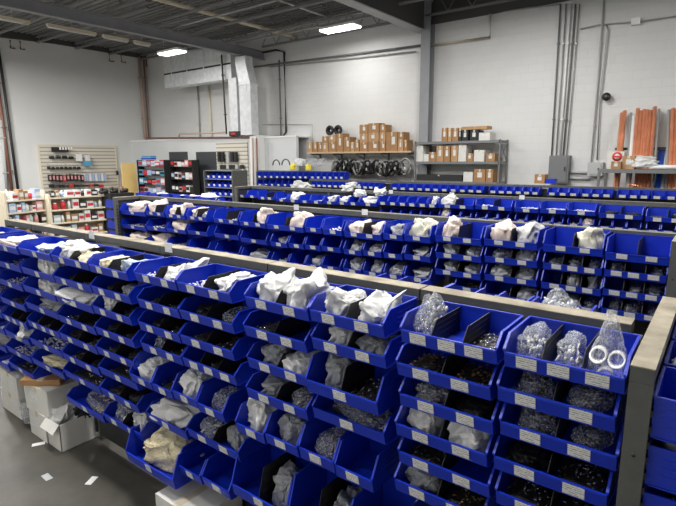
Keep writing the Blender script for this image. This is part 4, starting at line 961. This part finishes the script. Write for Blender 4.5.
# drawer cabinet of small blue bins
YC = 9.6
C0, C1 = onY(204, 178, YC).x, onY(232, 178, YC).x; zc = onY(218, 170.5, YC).z
t = thing('bin_cabinet', 'dark grey cabinet of small blue bins before the partition slatwall', 'cabinet', ((C0+C1)/2, YC, 0)); w_ = (C1-C0)/2
MB().box(-w_, w_, .5, .56, 0, zc, STEEL).build('back_panel', t)
for s in (-1, 1): MB().box(s*w_-.02, s*w_+.02, 0, .56, 0, zc, STEEL).build('side_panel', t)
for q in range(6): MB().box(-w_, w_, .02, .5, zc-.02-.24*q, zc-.24*q, GREYP).build('shelf', t)
for ri in range(4):
    for ci in range(5):
        w = 2*w_/5; o = link('storage_bin', bin_mesh(round(w-.03, 3), .3, .17, .09), None, (C0+w*(ci+.5), YC+.36, zc-.24*(ri+1)+.002)); tag(o, f'small blue bin in the dark cabinet, row {CNT[ri+1]}, {ORD[ci+1]} from its wall side', 'storage bin', 'small bins in the cabinet')
        link('label_card', card_mesh(.08, .06, .3, .09), o, (0, 0, 0))

# ------------------------------------------------------------------ FLOOR CARTONS BELOW THE FRONT RACK
q = onZ(62, 453, 0); q2 = onZ(47.5, 443.5, 0); q3 = onZ(22, 420, 0)
o = carton('open white carton of plastic-wrapped parts on the floor under the bins', q.x-.24, q.x, q.y, q.y+.34, 0, .25, WCARTON, open_=True, cf=(.15, .5))
b_ = link('plastic_bag', get_bag('peak', 4, WHITEBAG, True), None, (q.x-.14, q.y+.13, .24), .4, (.12, .13, .1)); tag(b_, 'white bag heaped in the open floor carton', 'bag')
b_ = link('plastic_bag', get_bag('soft', 2, BLACKP, True), None, (q.x-.08, q.y+.24, .27), 1.4, (.11, .1, .1)); tag(b_, 'black bag heaped in the open floor carton', 'bag')
carton('white carton at the bottom of a two high stack on the floor', q2.x-.32, q2.x, q2.y, q2.y+.3, 0, .25, WCARTON, cf=(.1, .5))
carton('white carton on top of the two high floor stack', q2.x-.33, q2.x+.04, q2.y, q2.y+.34, .252, .49, WCARTON, cf=(.2, .5), rz=radians(5))
carton('flat brown carton balanced on the white carton stack', q2.x-.33, q2.x+.02, q2.y+.02, q2.y+.18, .5, .55, CARTON, card=False, rz=radians(38))
carton('low white carton beside the wall of bins at the far stack', q3.x-.45, q3.x, q3.y, q3.y+.34, 0, .21, WCARTON, cf=(.6, .9))
carton('upper white carton of the far floor stack', q3.x-.44, q3.x+.03, q3.y, q3.y+.34, .212, .43, WCARTON, cf=(.6, .9), rz=radians(-3))
carton('small brown carton half hidden below the bins', -4.72, -4.5, 2.0-.05, 2.03, .47, .56, CARTON, card=False)
carton('white carton with green stamp on the floor below the big bin', -2.72, -2.3, 1.62, 1.98, 0, .33, WCARTON, cf=(.55, .85))
carton('dark brown carton on the floor below the narrow bins', -2.22, -1.8, 1.66, 1.98, 0, .25, CARTON, card=False)
b_ = link('plastic_bag', get_bag('soft', 5, CLEAR, True), None, (q2.x-.45, q2.y+.08, .12), .4, (.1, .09, .12)); tag(b_, 'clear bag between the two floor carton stacks', 'bag')
for i, (x, y) in enumerate(((38.5, 444), (91.5, 480.5), (47, 477))):
    p = onZ(x, y, .002); o = MB().box(-.05, .05, -.025, .025, 0, .002, WPLAST if i < 2 else LGREY).build('paper_scrap', None, (p.x, p.y, .001), 1.1+i); tag(o, f'{["white label scrap on the floor by the carton stack", "white label scrap on the floor of the aisle", "tiny pale scrap in the middle of the aisle floor"][i]}', 'paper')
